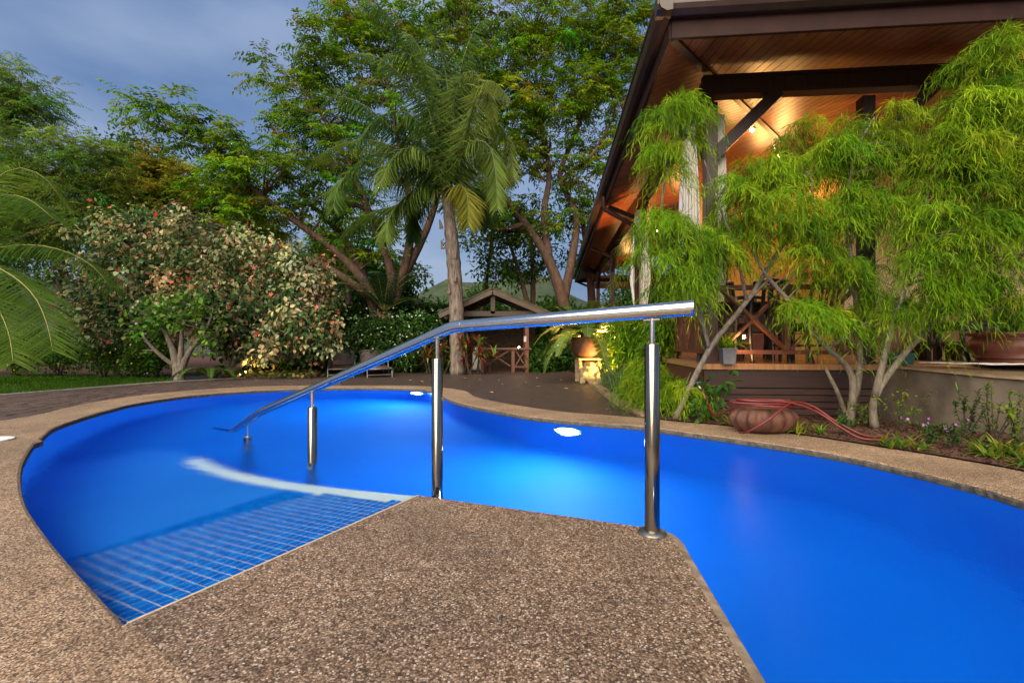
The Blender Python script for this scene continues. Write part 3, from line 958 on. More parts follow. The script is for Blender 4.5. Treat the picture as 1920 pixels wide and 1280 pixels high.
for i in range(n-1):
    mb.f += [(i*4, (i+1)*4, (i+1)*4+2, i*4+2), (i*4+1, (i+1)*4+1, (i+1)*4, i*4), (i*4+2, (i+1)*4+2, (i+1)*4+3)]
mb.build('slab', M['concrete_top'], tw)

# curtains tied beside the columns
def curtain(u, v, label, w=0.26, side=1):
    mb = MB(); n = 26; lev = [(3.5, .5), (3.1, .62), (2.6, .85), (2.1, 1.0), (1.5, .62), (1.32, .4)]
    for z, s in lev:
        for k in range(n+1):
            t = k/n - .5
            q = hp(u + t*w*s, v + .035*math.sin(k*1.7), z); mb.v.append(tuple(q))
    for i in range(len(lev)-1):
        for k in range(n): mb.f.append((i*(n+1)+k, i*(n+1)+k+1, (i+1)*(n+1)+k+1, (i+1)*(n+1)+k))
    o = mb.build('curtain', M['curtain'], None, smooth=True)
    md = o.modifiers.new('thickness', 'SOLIDIFY'); md.thickness = 0.006
    tag(o, label, 'curtain', 'white curtains of the pavilion')
curtain(UC-.19, VC+.14, 'white curtain hanging left of the corner column above the crossed railing')
curtain(UC+.17, VC+.16, 'narrow white curtain hanging right of the corner column', .16)
curtain(UC-.02, side_v[1]-.2, 'white curtain hanging at the column next to the downspout', .42)

# ceiling lights
def downlight(u, v, z, label, power, mat='bulb'):
    t = thing('ceiling_light', label, 'ceiling light', hp(u, v, z), 'warm lights under the pavilion roof')
    MB().lathe([(.055, 0.0), (.055, -.02), (.045, -.025)], hp(u, v, z), 16).build('ring', M['steel_dull'], t)
    MB().ell(hp(u, v, z-.035), (.032, .032, .025)).build('bulb', M['bulb'], t, smooth=True)
    ld = bpy.data.lights.new('lamp', 'POINT'); ld.energy = power; ld.color = (1.0, .5, .15); ld.shadow_soft_size = .15
    lo = bpy.data.objects.new('lamp', ld); C.objects.link(lo); lo.parent = t; lo.location = (0, 0, -.6)
for i, (u, v) in enumerate([(2.2, 3.5), (2.2, 6.7), (2.2, 10.4), (2.2, 14.4)]):
    pl = ['beside the yellow back wall', 'above the second bay of the side railing', 'above the third bay of the side railing', 'by the far end of the pavilion']
    downlight(u, v, (min(czl(u), czf(v)) if v < VI else czl(u)), 'glowing warm recessed ceiling light ' + ['above the table behind the crossed railing', 'over the bay with the downspout', 'over the middle of the long side', 'over the far end bay'][i], 6.5)
downlight(3.6, 5.6, czf(5.0), 'glowing warm ceiling light in front of the yellow wall', 11)
downlight(5.9, 3.0, czf(3.0), 'glowing warm ceiling light above the terrace urn', 5)

# ================================================================== FURNITURE AND SMALL THINGS
def local_box(parent, name, mat, a, b, bevel=0.004):
    return MB().box(a, b).build(name, M[mat], parent, local=True, bevel=bevel)

def make_chair(label):
    t = thing('dining_chair', label, 'chair', (0, 0, 0), 'dining chairs on the pavilion deck')
    local_box(t, 'seat', 'wood_furn', (-.23, -.23, .43), (.23, .22, .47))
    local_box(t, 'apron', 'wood_furn', (-.2, -.2, .37), (.2, .2, .429))
    for sx_ in (-1, 1):
        MB().tube([(sx_*.2, -.2, .44), (sx_*.2, -.2, .0)], [.024, .02], 8).build('leg', M['wood_furn'], t, local=True)
        MB().tube([(sx_*.2, .2, .44), (sx_*.2, .22, .22), (sx_*.2, .3, 0)], [.024, .024, .02], 8).build('leg', M['wood_furn'], t, local=True)
        MB().tube([(sx_*.2, .2, .43), (sx_*.19, .23, .7), (sx_*.18, .31, .95)], [.023, .022, .018], 8).build('back_post', M['wood_furn'], t, local=True)
    MB().tube([(-.18, .31, .93), (0, .335, .95), (.18, .31, .93)], .03, 8).build('top_rail', M['wood_furn'], t, local=True)
    for k in (-1, 0, 1):
        MB().bar((k*.08, .22, .46), (k*.08, .32, .92), .04, .012).build('slat', M['wood_furn'], t, local=True)
    MB().bar((-.2, -.19, .2), (-.2, .21, .2), .02, .03).build('stretcher', M['wood_furn'], t, local=True)
    MB().bar((.2, -.19, .2), (.2, .21, .2), .02, .03).build('stretcher', M['wood_furn'], t, local=True)
    return t
ch0 = make_chair('x')
chairs = [(1.0, 1.55, 150, 'dark wooden chair just behind the corner column'), (1.45, 1.45, 175, 'dark wooden chair with its back to the crossed railing'),
          (2.0, 1.5, 195, 'dark wooden chair beside the middle front column'), (1.1, 2.6, 20, 'dark wooden chair on the inner side of the table near the side railing'),
          (1.9, 2.7, -10, 'dark wooden chair on the inner side of the table before the counter'), (3.75, 1.5, 185, 'dark wooden chair standing on the terrace behind the green planter')]
for i, (u, v, a, lb) in enumerate(chairs):
    o = ch0 if i == 0 else copy_tree(ch0)
    o.location = hp(u, v, fz + (0.008 if i == 5 else 0)); o.rotation_euler = (0, 0, R(a) - HA); o['label'] = lb
def make_table(u, v, w, d, label):
    t = thing('dining_table', label, 'table', hp(u, v, fz), 'dining tables on the pavilion deck', -HA)
    local_box(t, 'tabletop', 'wood_furn', (-w/2, -d/2, .72), (w/2, d/2, .76))
    local_box(t, 'apron', 'wood_furn', (-w/2+.06, -d/2+.06, .63), (w/2-.06, d/2-.06, .719))
    for a in (-1, 1):
        for b in (-1, 1):
            local_box(t, 'leg', 'wood_furn', (a*(w/2-.09)-.035, b*(d/2-.09)-.035, 0), (a*(w/2-.09)+.035, b*(d/2-.09)+.035, .629))
    return t
make_table(1.5, 2.08, 1.1, .75, 'dark wooden dining table behind the crossed front railing')
make_table(4.4, 1.9, .9, .8, 'dark wooden dining table on the terrace before the panelled wall')
def make_bench(u, v):
    t = thing('wooden_bench', 'low slatted wooden bench in front of the yellow wall', 'bench', hp(u, v, fz), None, -HA)
    for k in range(4): local_box(t, 'slat', 'wood_warm', (-.75, -.22+k*.115, .38), (.75, -.12+k*.115, .41))
    for a in (-.65, .65):
        for b in (-.18, .18): local_box(t, 'leg', 'wood_warm', (a-.03, b-.03, 0), (a+.03, b+.03, .379))
make_bench(3.0, 4.4)
def lamp_on_rail():
    p = hp(1.02, VC-.02, fz)
    t = thing('railing_lamp', 'small glowing lantern hung on the crossed front railing', 'lamp', p + Vector((0, 0, .24)))
    q = p + Vector((0, -.07, .3))
    MB().ell(q, (.014, .014, .02)).build('bulb', M['bulb'], t, smooth=True)
    MB().lathe([(.028, .02), (.024, .035), (.006, .045)], q, 12).build('cap', M['wood_dark'], t)
    MB().bar(q + Vector((0, 0, .045)), q + Vector((0, .06, .06)), .008, .008).build('bracket', M['wood_dark'], t)
    ld = bpy.data.lights.new('lamp', 'POINT'); ld.energy = 1.5; ld.color = (1, .55, .2); ld.shadow_soft_size = .03
    lo = bpy.data.objects.new('lamp', ld); C.objects.link(lo); lo.parent = t; lo.location = (0, -.07, .03)
lamp_on_rail()
def bottle(u, v, z, mat, label):
    t = thing('bottle', label, 'bottle', hp(u, v, z))
    MB().lathe([(.035, 0), (.037, .01), (.037, .15), (.03, .18), (.013, .21), (.013, .26)], hp(u, v, z), 14).build('body', M[mat], t, smooth=True)
    MB().lathe([(.016, .26), (.016, .285)], hp(u, v, z), 12).build('cap', M['white'], t)
bottle(1.28, 2.05, fz+.76, 'hose', 'red bottle with a white cap on the table behind the railing')
bottle(1.85, 2.1, fz+.76, 'green_plastic', 'green bottle with a white cap on the table behind the railing')

# planters on the deck
def pot(name, label, c, prof, mat, n=28, lobes=0, amp=0, sx=1, sy=1, soil=True, cat='plant pot'):
    t = thing(name, label, cat, c)
    MB().lathe(prof, c, n, lobes, amp, sx, sy).build('body', M[mat], t, smooth=True)
    r, z = prof[-1]
    MB().lathe([(r*.9, z-.03), (r*.9, z-.012)], c, n, 0, 0, sx, sy).build('soil', M['soil'], t)
    return t
def box_pot(name, label, c, w, d, h, mat, rz=0):
    t = thing(name, label, 'planter', c)
    ca, sa = math.cos(rz), math.sin(rz)
    mb = MB()
    xf = lambda x, y, z: (c[0]+x*ca-y*sa, c[1]+x*sa+y*ca, c[2]+z)
    mb.add([xf(-w*.42, -d*.42, 0), xf(w*.42, -d*.42, 0), xf(w*.42, d*.42, 0), xf(-w*.42, d*.42, 0), xf(-w*.5, -d*.5, h), xf(w*.5, -d*.5, h), xf(w*.5, d*.5, h), xf(-w*.5, d*.5, h)],
           [(0, 3, 2, 1), (0, 1, 5, 4), (1, 2, 6, 5), (2, 3, 7, 6), (3, 0, 4, 7), (4, 5, 6, 7)])
    mb.build('body', M[mat], t, bevel=.004)
    mb = MB()
    for x0, x1, y0, y1 in ((-.53, .53, -.53, -.48), (-.53, .53, .48, .53), (-.53, -.48, -.479, .479), (.48, .53, -.479, .479)):
        mb.box((x0*w, y0*d, h-.015), (x1*w, y1*d, h+.008), xf)
    mb.build('lip', M[mat], t)
    return t
gp = P(1685, 684, 4.86); gp.z = .606
box_pot('planter_box', 'dark green plastic planter box on the terrace edge', gp, .24, .16, .115, 'green_plastic', R(-12))
gq = P(1364, 680, 5.02); gq.z = .601
box_pot('planter_box', 'grey square planter on the deck corner beside the column', gq, .15, .15, .17, 'grey_pot', -HA)
up_ = Vector((5.14, 4.66, .607))
pot('urn', 'big weathered terracotta urn standing on the terrace', up_, [(.20, 0), (.31, .0), (.32, .035), (.28, .04), (.28, .065), (.31, .075), (.31, .09), (.29, .10), (.34, .14), (.36, .19), (.35, .23), (.31, .27), (.30, .29), (.36, .31), (.37, .335), (.33, .335)], 'terracotta_urn', 40)
for k, (px, dd) in enumerate([(1726, 5.9), (1790, 5.9)]):
    c = P(px, 670, dd); c.z = .6
    pot('flower_pot', ['small terracotta flower pot beside the terrace chair leg', 'small terracotta flower pot next to the big urn'][k], c, [(.08, 0), (.12, .2), (.135, .2), (.14, .25), (.125, .25)], 'terracotta', 20)
mb = MB()
cl = [(4.06, 4.62), (4.6, 4.17), (5.4, 3.6), (5.5, 4.3), (4.6, 4.72)]
# white cloth lying on the slab
def m_cloth():
    c0 = Vector((4.55, 4.33))
    t = MB(); n = 12
    for i in range(n+1):
        for j in range(n+1):
            x = 4.42 + i/n*1.2 - j/n*.15; y = 4.50 - i/n*.55 + j/n*.28
            zz = .635 + .006*math.sin(i*1.9)*math.cos(j*1.3)
            t.v.append((x + .02*math.sin(j*2.1), y + .02*math.sin(i*2.7), zz))
    for i in range(n):
        for j in range(n):
            a = i*(n+1)+j; t.f.append((a, a+n+1, a+n+2, a+1))
    return t
o = m_cloth().build('cloth', M['white'], None, smooth=True)
md = o.modifiers.new('thickness', 'SOLIDIFY'); md.thickness = .008
tag(o, 'crumpled white cloth lying on the concrete terrace by the urn', 'cloth')

# ribbed clay pot on the soil with the red hose on it
rp = Vector((*G(1430, 800), .012)); rp = Vector((2.36, 4.28, 0.012))
cp = thing('ribbed_clay_pot', 'low ribbed terracotta pot like a pumpkin lying under the red hose', 'clay pot', rp)
prof = [(.20, 0.0), (.26, .03), (.31, .09), (.315, .14), (.27, .20), (.2, .225), (.17, .215), (.12, .2)]
mb = MB(); mb.lathe(prof, rp, 96, 14, .16, .96, .6); mb.build('body', M['terracotta'], cp, smooth=True)
hs = thing('garden_hose', 'red rubber hose coiled over the clay pot and joined to a tap', 'hose', rp + Vector((0, 0, .22)))
hpts = []
tapp = Vector((1.99, 4.88, .38))
pth = [tapp + Vector((0.02, -.06, -.03)), Vector((2.03, 4.70, .2)), Vector((2.0, 4.5, .12)), Vector((2.03, 4.35, .18)), Vector((2.12, 4.18, .262)), Vector((2.42, 4.06, .265)), Vector((2.6, 4.2, .27)), Vector((2.4, 4.38, .275)), Vector((2.1, 4.34, .28)), Vector((2.06, 4.2, .285)), Vector((2.3, 4.1, .285)),
       Vector((2.56, 4.12, .29)), Vector((2.58, 4.32, .29)), Vector((2.3, 4.36, .295)), Vector((2.1, 4.25, .305)), Vector((2.2, 4.13, .31)), Vector((2.5, 4.08, .30)), Vector((2.72, 4.05, .22)), Vector((2.86, 3.95, .1)), Vector((2.95, 3.85, .032)), Vector((3.1, 3.78, .03))]
MB().tube(catmull([tuple(p) for p in pth], 6), .0105, 8).build('hose_line', M['hose'], hs, smooth=True)
pth2 = [Vector((2.05, 4.1, .03)), Vector((2.08, 4.0, .06)), Vector((2.2, 3.94, .16)), Vector((2.4, 4.0, .275)), Vector((2.62, 4.2, .29)), Vector((2.78, 4.2, .25)), Vector((2.92, 4.1, .13)), Vector((3.08, 3.98, .03)), Vector((3.25, 3.95, .026))]
MB().tube(catmull([tuple(p) for p in pth2], 6), .0105, 8).build('hose_loop', M['hose'], hs, smooth=True)
tp_ = thing('garden_tap', 'brass garden tap with a blue handle at the deck corner', 'tap', tapp)
MB().tube([tapp + Vector((.0, .1, 0)), tapp + Vector((0, -.02, 0)), tapp + Vector((.015, -.06, -.035))], [.014, .016, .013], 10).build('spout', M['steel_dull'], tp_, smooth=True)
MB().bar(tapp + Vector((-.04, 0, .035)), tapp + Vector((.04, 0, .035)), .014, .01).build('handle', M['blue_sign'], tp_)
MB().tube([tapp, tapp + Vector((0, 0, .035))], .006, 8).build('stem', M['steel_dull'], tp_)

# sun loungers
def make_lounger(label):
    t = thing('sun_lounger', label, 'sun lounger', (0, 0, 0), 'sun loungers in front of the hedge')
    mb = MB()
    for s_ in (-.29, .29):
        mb.tube([(s_, -1.15, .2), (s_, .12, .22), (s_, .30, .63)], .016, 8)
    mb.tube([(-.29, -1.15, .2), (.29, -1.15, .2)], .016, 8); mb.tube([(-.29, .30, .63), (.29, .30, .63)], .014, 8)
    mb.build('frame', M['alu'], t, local=True, smooth=True)
    def slingm(name, y0, z0, y1, z1, mat):
        m_ = MB(); n = 8
        for i in range(n+1):
            for sx_ in (-.27, .27):
                k = i/n; m_.v.append((sx_, y0+(y1-y0)*k, z0+(z1-z0)*k - .015*math.sin(PI*k)))
        for i in range(n): m_.f.append((2*i, 2*i+1, 2*i+3, 2*i+2))
        o_ = m_.build(name, M[mat], t, local=True, smooth=True)
        d_ = o_.modifiers.new('thickness', 'SOLIDIFY'); d_.thickness = .008
    slingm('seat_sling', -1.13, .205, .12, .225, 'sling_seat'); slingm('back_sling', .13, .235, .295, .62, 'sling')
    for s_ in (-.29, .29):
        MB().tube([(s_, -1.1, .2), (s_, -1.13, 0)], .014, 8).build('leg', M['alu'], t, local=True)
        MB().tube([(s_*1.06, .2, .36), (s_*1.06, .25, 0)], .014, 8).build('leg', M['alu'], t, local=True)
        MB().tube([(s_*1.1, -.42, .0), (s_*1.1, -.4, .36), (s_*1.1, .0, .385), (s_*1.1, .26, .37)], .017, 8).build('armrest', M['alu'], t, local=True, smooth=True)
    MB().tube([(-.29, -1.12, .06), (.29, -1.12, .06)], .012, 8).build('crossbar', M['alu'], t, local=True)
    return t
l0 = make_lounger('grey mesh sun lounger on the patio right beside the variegated hibiscus')
l1 = copy_tree(l0); l1['label'] = 'grey mesh sun lounger on the patio in front of the white flowering shrub'
x, y = G(641, 706); l0.location = (x - .36, y + .98, -.012); l0.rotation_euler = (0, 0, R(19))
x, y = G(712, 706); l1.location = (x - .45, y + .95, -.012); l1.rotation_euler = (0, 0, R(25))

# barbecue hut
HY = 12.95
def hub(px): return (px - CX)/F*HY
hut = thing('barbecue_hut', 'small dark timber hut with a tin gable roof behind the patio', 'hut', (hub(925), HY, -.02))
hx0, hx1 = hub(862), hub(988)
RZ_, EZ_ = 2.30, 1.63
rc = hub(925); re0, re1 = hub(828), hub(1030)
for s_, xe in ((-1, re0), (1, re1)):
    mb = MB(); n = 14
    for i in range(2*n+1):                                   # corrugated sheet
        yy = HY - .55 + i*(2.9/(2*n)); dz = .018*(1 if i % 2 else -1)
        mb.v += [(rc, yy, RZ_+dz+.03), (xe, yy, EZ_+dz+.03), (rc, yy, RZ_+dz+.012), (xe, yy, EZ_+dz+.012)]
    for i in range(2*n):
        a = i*4; mb.f += [(a, a+1, a+5, a+4), (a+2, a+6, a+7, a+3)]
    mb.f += [(0, 2, 3, 1)]
    ro = mb.build('roof_sheet', M['tin'], hut)
    MB().bar((rc, HY-.50, RZ_-.075), (xe, HY-.50, EZ_-.075), .05, .15).build('barge_board', M['tin'], hut)
    for yy in (HY-.3, HY+.6, HY+1.5): MB().bar((rc, yy, RZ_-.08), (xe, yy, EZ_-.08), .07, .12).build('rafter', M['wood_dark'], hut)
    for k in (.3, .75): MB().bar((rc+(xe-rc)*k, HY-.5, RZ_+(EZ_-RZ_)*k-.025), (rc+(xe-rc)*k, HY+2.2, RZ_+(EZ_-RZ_)*k-.025), .06, .05).build('purlin', M['wood_dark'], hut)
MB().bar((rc, HY-.28, 1.62), (rc, HY-.28, RZ_-.1), .12, .10).build('king_post', M['wood_dark'], hut)
MB().bar((re0+.15, HY-.28, 1.62), (re1-.15, HY-.28, 1.62), .10, .14).build('tie_beam', M['wood_dark'], hut)
MB().bar((rc, HY-.4, RZ_-.05), (rc, HY+2.3, RZ_-.05), .08, .1).build('ridge_beam', M['wood_dark'], hut)
for xx in (hx0, hx1):
    for yy in (HY, HY+1.9): MB().bar((xx, yy, -.02), (xx, yy, 1.66), .10, .10).build('post', M['wood_red'], hut)
MB().bar((hub(904), HY, -.02), (hub(904), HY, .62), .09, .09).build('post', M['wood_red'], hut)
MB().bar((hub(962), HY, -.02), (hub(962), HY, .62), .09, .09).build('post', M['wood_red'], hut)
hxa, hxb = hub(904)-.05, hx1+.12
tr = MB().bar((hxa, HY-.01, .645), (hxb, HY-.01, .645), .16, .05).build('counter_rail', M['wood_red'], hut)
MB().bar((hub(962), HY, .13), (hx1, HY, .13), .05, .05).build('bottom_rail', M['wood_red'], hut)
for a0, a1 in ((hub(966), hx1-.05), (hub(909), hub(957))):
    MB().bar((a0, HY, .15), (a1, HY, .62), .025, .035).build('diagonal', M['wood_red'], hut)
    MB().bar((a0, HY+.03, .62), (a1, HY+.03, .15), .025, .035).build('diagonal', M['wood_red'], hut)
MB().box((re0+.3, HY+2.0, -.02), (re1-.3, HY+2.06, 1.6)).build('back_wall', M['bark_dark'], hut)
MB().box((hub(900), HY+1.9, 1.28), (hub(918), HY+1.98, 1.5)).build('wall_sign', M['blue_sign'], hut)
gr = thing('grill_cabinet', 'pale metal grill cabinet standing in the barbecue hut', 'cabinet', (hub(897), HY+.35, -.02))
MB().box((hub(885), HY+.2, .02), (hub(906), HY+.65, .55)).build('cabinet_body', M['white_metal'], gr, bevel=.01)
MB().box((hub(886.5), HY+.18, .06), (hub(895), HY+.199, .5)).build('door', M['white_metal'], gr)
MB().box((hub(896), HY+.18, .06), (hub(904.5), HY+.199, .5)).build('door', M['white_metal'], gr)
mb = MB(); mb.lathe([(.22, 0), (.23, .06), (.19, .15), (.08, .2)], (hub(896), HY+.42, .555), 20, 0, 0, 1, .8); mb.build('lid', M['steel_dull'], gr, smooth=True)
MB().bar((hub(887), HY+.17, .62), (hub(905), HY+.17, .62), .02, .02).build('lid_handle', M['steel'], gr)
lp = Vector((hub(973), HY-.12, .69))
t = thing('hut_lantern', 'tiny orange glowing lantern on the hut counter rail', 'lantern', lp)
MB().ell(lp, (.022, .022, .028)).build('bulb', M['bulb'], t, smooth=True)
MB().lathe([(.03, -.03), (.03, -.022)], lp, 10).build('base', M['wood_dark'], t)
MB().lathe([(.03, .028), (.012, .045)], lp, 10).build('cap', M['wood_dark'], t)
MB().box((hx1-.09, HY-.075, .84), (hx1-.02, HY-.052, 1.0)).build('switch_box', M['white_metal'], hut)

# carved stone stand with the bowl
sp = Vector((*G(1107, 717), -.01)); sp = Vector((1.62, 9.55, -.01))
st = thing('stone_stand', 'carved stone crouching figure holding up a slab, lit yellow', 'statue', sp)
mb = MB()
def e_(x, y, z, a, b, c): mb.ell(sp + Vector((x, y, z*.62)), (a, b, c*.66), 14, 10)
e_(0, 0, .12, .22, .2, .13); e_(0, -.02, .36, .17, .16, .2); e_(0, -.06, .60, .115, .12, .12)
e_(-.15, -.12, .28, .075, .12, .10); e_(.15, -.12, .28, .075, .12, .10)
e_(-.16, -.17, .1, .06, .07, .12); e_(.16, -.17, .1, .06, .07, .12); e_(-.17, -.21, .03, .07, .11, .045); e_(.17, -.21, .03, .07, .11, .045)
e_(-.19, -.02, .5, .055, .06, .13); e_(.19, -.02, .5, .055, .06, .13); e_(-.2, -.03, .68, .05, .055, .12); e_(.2, -.03, .68, .05, .055, .12)
e_(0, -.18, .58, .04, .04, .035); e_(-.1, -.05, .64, .03, .03, .05); e_(.1, -.05, .64, .03, .03, .05); e_(0, -.17, .4, .09, .05, .05)
fg = mb.build('figure', M['stone'], st)
md = fg.modifiers.new('merge', 'REMESH'); md.mode = 'VOXEL'; md.voxel_size = .022; md.use_smooth_shade = True
tx = bpy.data.textures.new('carving', 'CLOUDS'); tx.noise_scale = .06
md = fg.modifiers.new('carve', 'DISPLACE'); md.texture = tx; md.strength = .03; md.mid_level = .5
MB().box(tuple(sp + Vector((-.26, -.22, .475))), tuple(sp + Vector((.26, .24, .525)))).build('slab', M['stone'], st, bevel=.012)
MB().box(tuple(sp + Vector((-.27, .12, 0))), tuple(sp + Vector((-.13, .24, .474)))).build('support', M['stone'], st, bevel=.02)
MB().box(tuple(sp + Vector((.13, .12, 0))), tuple(sp + Vector((.27, .24, .474)))).build('support', M['stone'], st, bevel=.02)
bw = sp + Vector((-.07, 0, .525))
pot('bowl_pot', 'large rounded terracotta bowl pot on the carved stone stand', bw, [(.14, 0), (.22, .02), (.285, .12), (.305, .26), (.30, .40), (.285, .43), (.265, .43)], 'terracotta', 36)

def spot(name, label, pos, target, power, size, col, cat='garden light', rad=.04):
    pos, target = Vector(pos), Vector(target)
    d = (target-pos).normalized()
    t = thing(name, label, cat, pos, 'garden spotlights')
    MB().tube([pos - d*.09, pos + d*.01], [.03, .045], 14, cap=False).build('housing', M['wood_dark'], t, smooth=True)
    MB().tube([pos - d*.012, pos - d*.008], [.038, .038], 14).build('bulb', M['bulb'], t)
    MB().tube([Vector((pos.x, pos.y, 0)), pos - d*.05], .009, 6).build('stake', M['wood_dark'], t)
    ld = bpy.data.lights.new('lamp', 'SPOT'); ld.energy = power; ld.color = col; ld.spot_size = R(size); ld.spot_blend = .6; ld.shadow_soft_size = rad
    lo = bpy.data.objects.new('lamp', ld); C.objects.link(lo); lo.parent = t; lo.location = d*.02
    lo.rotation_euler = d.to_track_quat('-Z', 'Y').to_euler()
spot('garden_spotlight', 'small garden spotlight shining on the carved stone stand', (2.08, 8.95, .12), (1.62, 9.5, .75), 75, 95, (1.0, .62, .16))
spot('garden_spotlight', 'small garden spotlight in the bed shining up under the long eave', (1.98, 10.6, .15), (1.75, 8.6, 3.7), 330, 100, (1.0, .5, .16))
spot('garden_spotlight', 'small garden spotlight glowing at the foot of the hibiscus', (-6.35, 10.75, .12), (-6.0, 11.6, .6), 24, 110, (1.0, .55, .15))

# ================================================================== PLANTS
def unit(a): return a / np.maximum(1e-9, np.linalg.norm(a, axis=-1, keepdims=True))
SH_DIAMOND = (np.array([[0, 0, 0], [.45, .5, .12], [1, 0, -.05], [.45, -.5, .12]]), [(0, 1, 2), (0, 2, 3)])
SH_LEAF = (np.array([[0, 0, 0], [.25, .42, .10], [.62, .40, .08], [1, 0, -.12], [.62, -.40, .08], [.25, -.42, .10], [.45, 0, 0]]), [(0, 1, 6), (1, 2, 6), (2, 3, 6), (3, 4, 6), (4, 5, 6), (5, 0, 6)])
SH_STRIP = (np.array([[0, .25, 0], [0, -.25, 0], [.5, .5, 0], [.5, -.5, 0], [1, 0, -.08]]), [(0, 1, 3, 2), (2, 3, 4)])
SH_FLOWER = (np.array([[.5*math.cos(a), .5*math.sin(a), .12] if i % 2 == 0 else [.2*math.cos(a), .2*math.sin(a), 0.0] for i, a in enumerate(np.arange(10)*math.pi/5)]), [tuple(range(10))])

def leaves_obj(name, mat, parent, pos, ax, nr, ln, wd, col, shape=SH_DIAMOND, kind=None):
    T, faces = shape
    N, K = len(pos), len(T)
    ax = unit(ax); sd = unit(np.cross(nr, ax)); up = np.cross(ax, sd)
    ln = np.broadcast_to(np.asarray(ln, float), (N,)); wd = np.broadcast_to(np.asarray(wd, float), (N,))
    V = (pos[:, None, :] + ax[:, None, :]*(T[None, :, 0:1]*ln[:, None, None]) + sd[:, None, :]*(T[None, :, 1:2]*wd[:, None, None])
         + up[:, None, :]*(T[None, :, 2:3]*ln[:, None, None]))
    off = wloc(parent); V = V.reshape(-1, 3) - np.array(off)[None]
    base = (np.arange(N)*K)
    loops, starts, totals = [], [], []
    per = sum(len(f) for f in faces)
    tmpl = np.concatenate([np.array(f) for f in faces])
    loops = (base[:, None] + tmpl[None]).reshape(-1)
    st = np.cumsum([0] + [len(f) for f in faces[:-1]])
    starts = (np.arange(N)[:, None]*per + st[None]).reshape(-1)
    totals = np.tile([len(f) for f in faces], N)
    me = bpy.data.meshes.new(name)
    me.vertices.add(len(V)); me.vertices.foreach_set('co', V.astype(np.float32).ravel())
    me.loops.add(len(loops)); me.loops.foreach_set('vertex_index', loops.astype(np.int32))
    me.polygons.add(len(starts)); me.polygons.foreach_set('loop_start', starts.astype(np.int32))
    try: me.polygons.foreach_set('loop_total', totals.astype(np.int32))
    except Exception: pass
    me.update(calc_edges=True)
    at = me.color_attributes.new('Col', 'FLOAT_COLOR', 'POINT')
    c4 = np.ones((N, K, 4)); c4[:, :, :3] = np.clip(col, 0, 1)[:, None, :]
    at.data.foreach_set('color', c4.astype(np.float32).ravel())
    o = link(name, me, M[mat], parent)
    if kind: o['kind'] = kind
    return o

def rand_dir(n):
    return unit(rng.normal(size=(n, 3)))

def pick(cols, n, w=None):
    cols = np.array(cols, float)
    w = None if w is None else np.array(w, float)/sum(w)
    return cols[rng.choice(len(cols), n, p=w)]

def in_lobes(lobes, n, shell=0.55):
    """n points through the lobes (centre, radii); more of them toward the outside"""
    vol = np.array([np.prod(l[1])**0.75 * (l[2] if len(l) > 2 else 1) for l in lobes]); vol /= vol.sum()
    ids = rng.choice(len(lobes), n, p=vol)
    d = rand_dir(n)
    r = rng.random(n)**shell
    c = np.array([l[0] for l in lobes])[ids]; rad = np.array([l[1] for l in lobes])[ids]
    return c + d*r[:, None]*rad, d, ids

def lobe_px(px, py, d, rx, ry, rd=None, w=1.0):
    c = P(px, py, d)
    return (tuple(c), (rx/F*d, rd if rd else 0.5*(rx+ry)/F*d, ry/F*d), w)

def limb_pts(limbs):
    L = []
    for pts, rad in limbs:
        c = catmull([tuple(p) for p in pts], 4)
        m = len(c)
        rr = np.interp(np.linspace(0, len(rad)-1, m), np.arange(len(rad)), rad)
        L.append((c, rr))
    return L

def wood(parent, limbs, targets, bark='bark', twig=0.012, name='trunk', minfrac=0.35, n=8):
    mb = MB(); L = limb_pts(limbs)
    for c, rr in L: mb.tube(c, list(rr), n)
    if len(targets):
        ends = []
        for c, rr in L:
            for i in range(int(len(c)*minfrac), len(c)): ends.append((c[i], rr[i]))
        ep = np.array([tuple(e[0]) for e in ends])
        for t in targets:
            dd = np.linalg.norm(ep - t[None], axis=1) + 1.2*np.maximum(0, ep[:, 2]-t[2])
            i = int(dd.argmin()); a = ends[i][0]; b = Vector(t)
            m = a.lerp(b, .5) + Vector((random.uniform(-.1, .1), random.uniform(-.1, .1), random.uniform(.0, .12)))*(b-a).length
            r0 = min(ends[i][1]*.6, twig*2.2)
            mb.tube([a, m, b], [r0, r0*.6, r0*.25], 4, cap=False)
    return mb.build(name, M[bark], parent, smooth=True)

def pinnate(cl, out, k=9, m=7, L=.42, ll=.13, lw=.045, droop=.55, up=.25):
    """compound leaves round the cluster centres; returns leaflet arrays and the cluster index"""
    n = len(cl)
    az = rng.random((n, k))*2*PI
    el = rng.normal(up, .35, (n, k))
    d = np.stack([np.cos(az)*np.cos(el), np.sin(az)*np.cos(el), np.sin(el)], -1)
    d = unit(d + .35*out[:, None, :])
    Ls = L*(.6+.8*rng.random((n, k)))
    t = np.linspace(.25, 1, m)
    pos = cl[:, None, None, :] + d[:, :, None, :]*(Ls[:, :, None, None]*t[None, None, :, None])
    pos[..., 2] -= droop*Ls[:, :, None]*t[None, None, :]**2*.6
    side = unit(np.cross(d, np.array([0, 0, 1.0])))
    P_, A_, I_ = [], [], []
    for s in (-1, 1):
        ax = unit(d*.55 + side*s*.75 + np.array([0, 0, -droop]))[:, :, None, :] + rng.normal(0, .22, (n, k, m, 3))
        P_.append(pos.reshape(-1, 3)); A_.append(ax.reshape(-1, 3)); I_.append(np.repeat(np.arange(n), k*m))
    pos = np.concatenate(P_); ax = np.concatenate(A_); idx = np.concatenate(I_)
    N = len(pos)
    nr = unit(rng.normal(0, .45, (N, 3)) + np.array([0, 0, 1.0]))
    return pos, ax, nr, ll*(.7+.6*rng.random(N)), lw*(.7+.6*rng.random(N)), idx

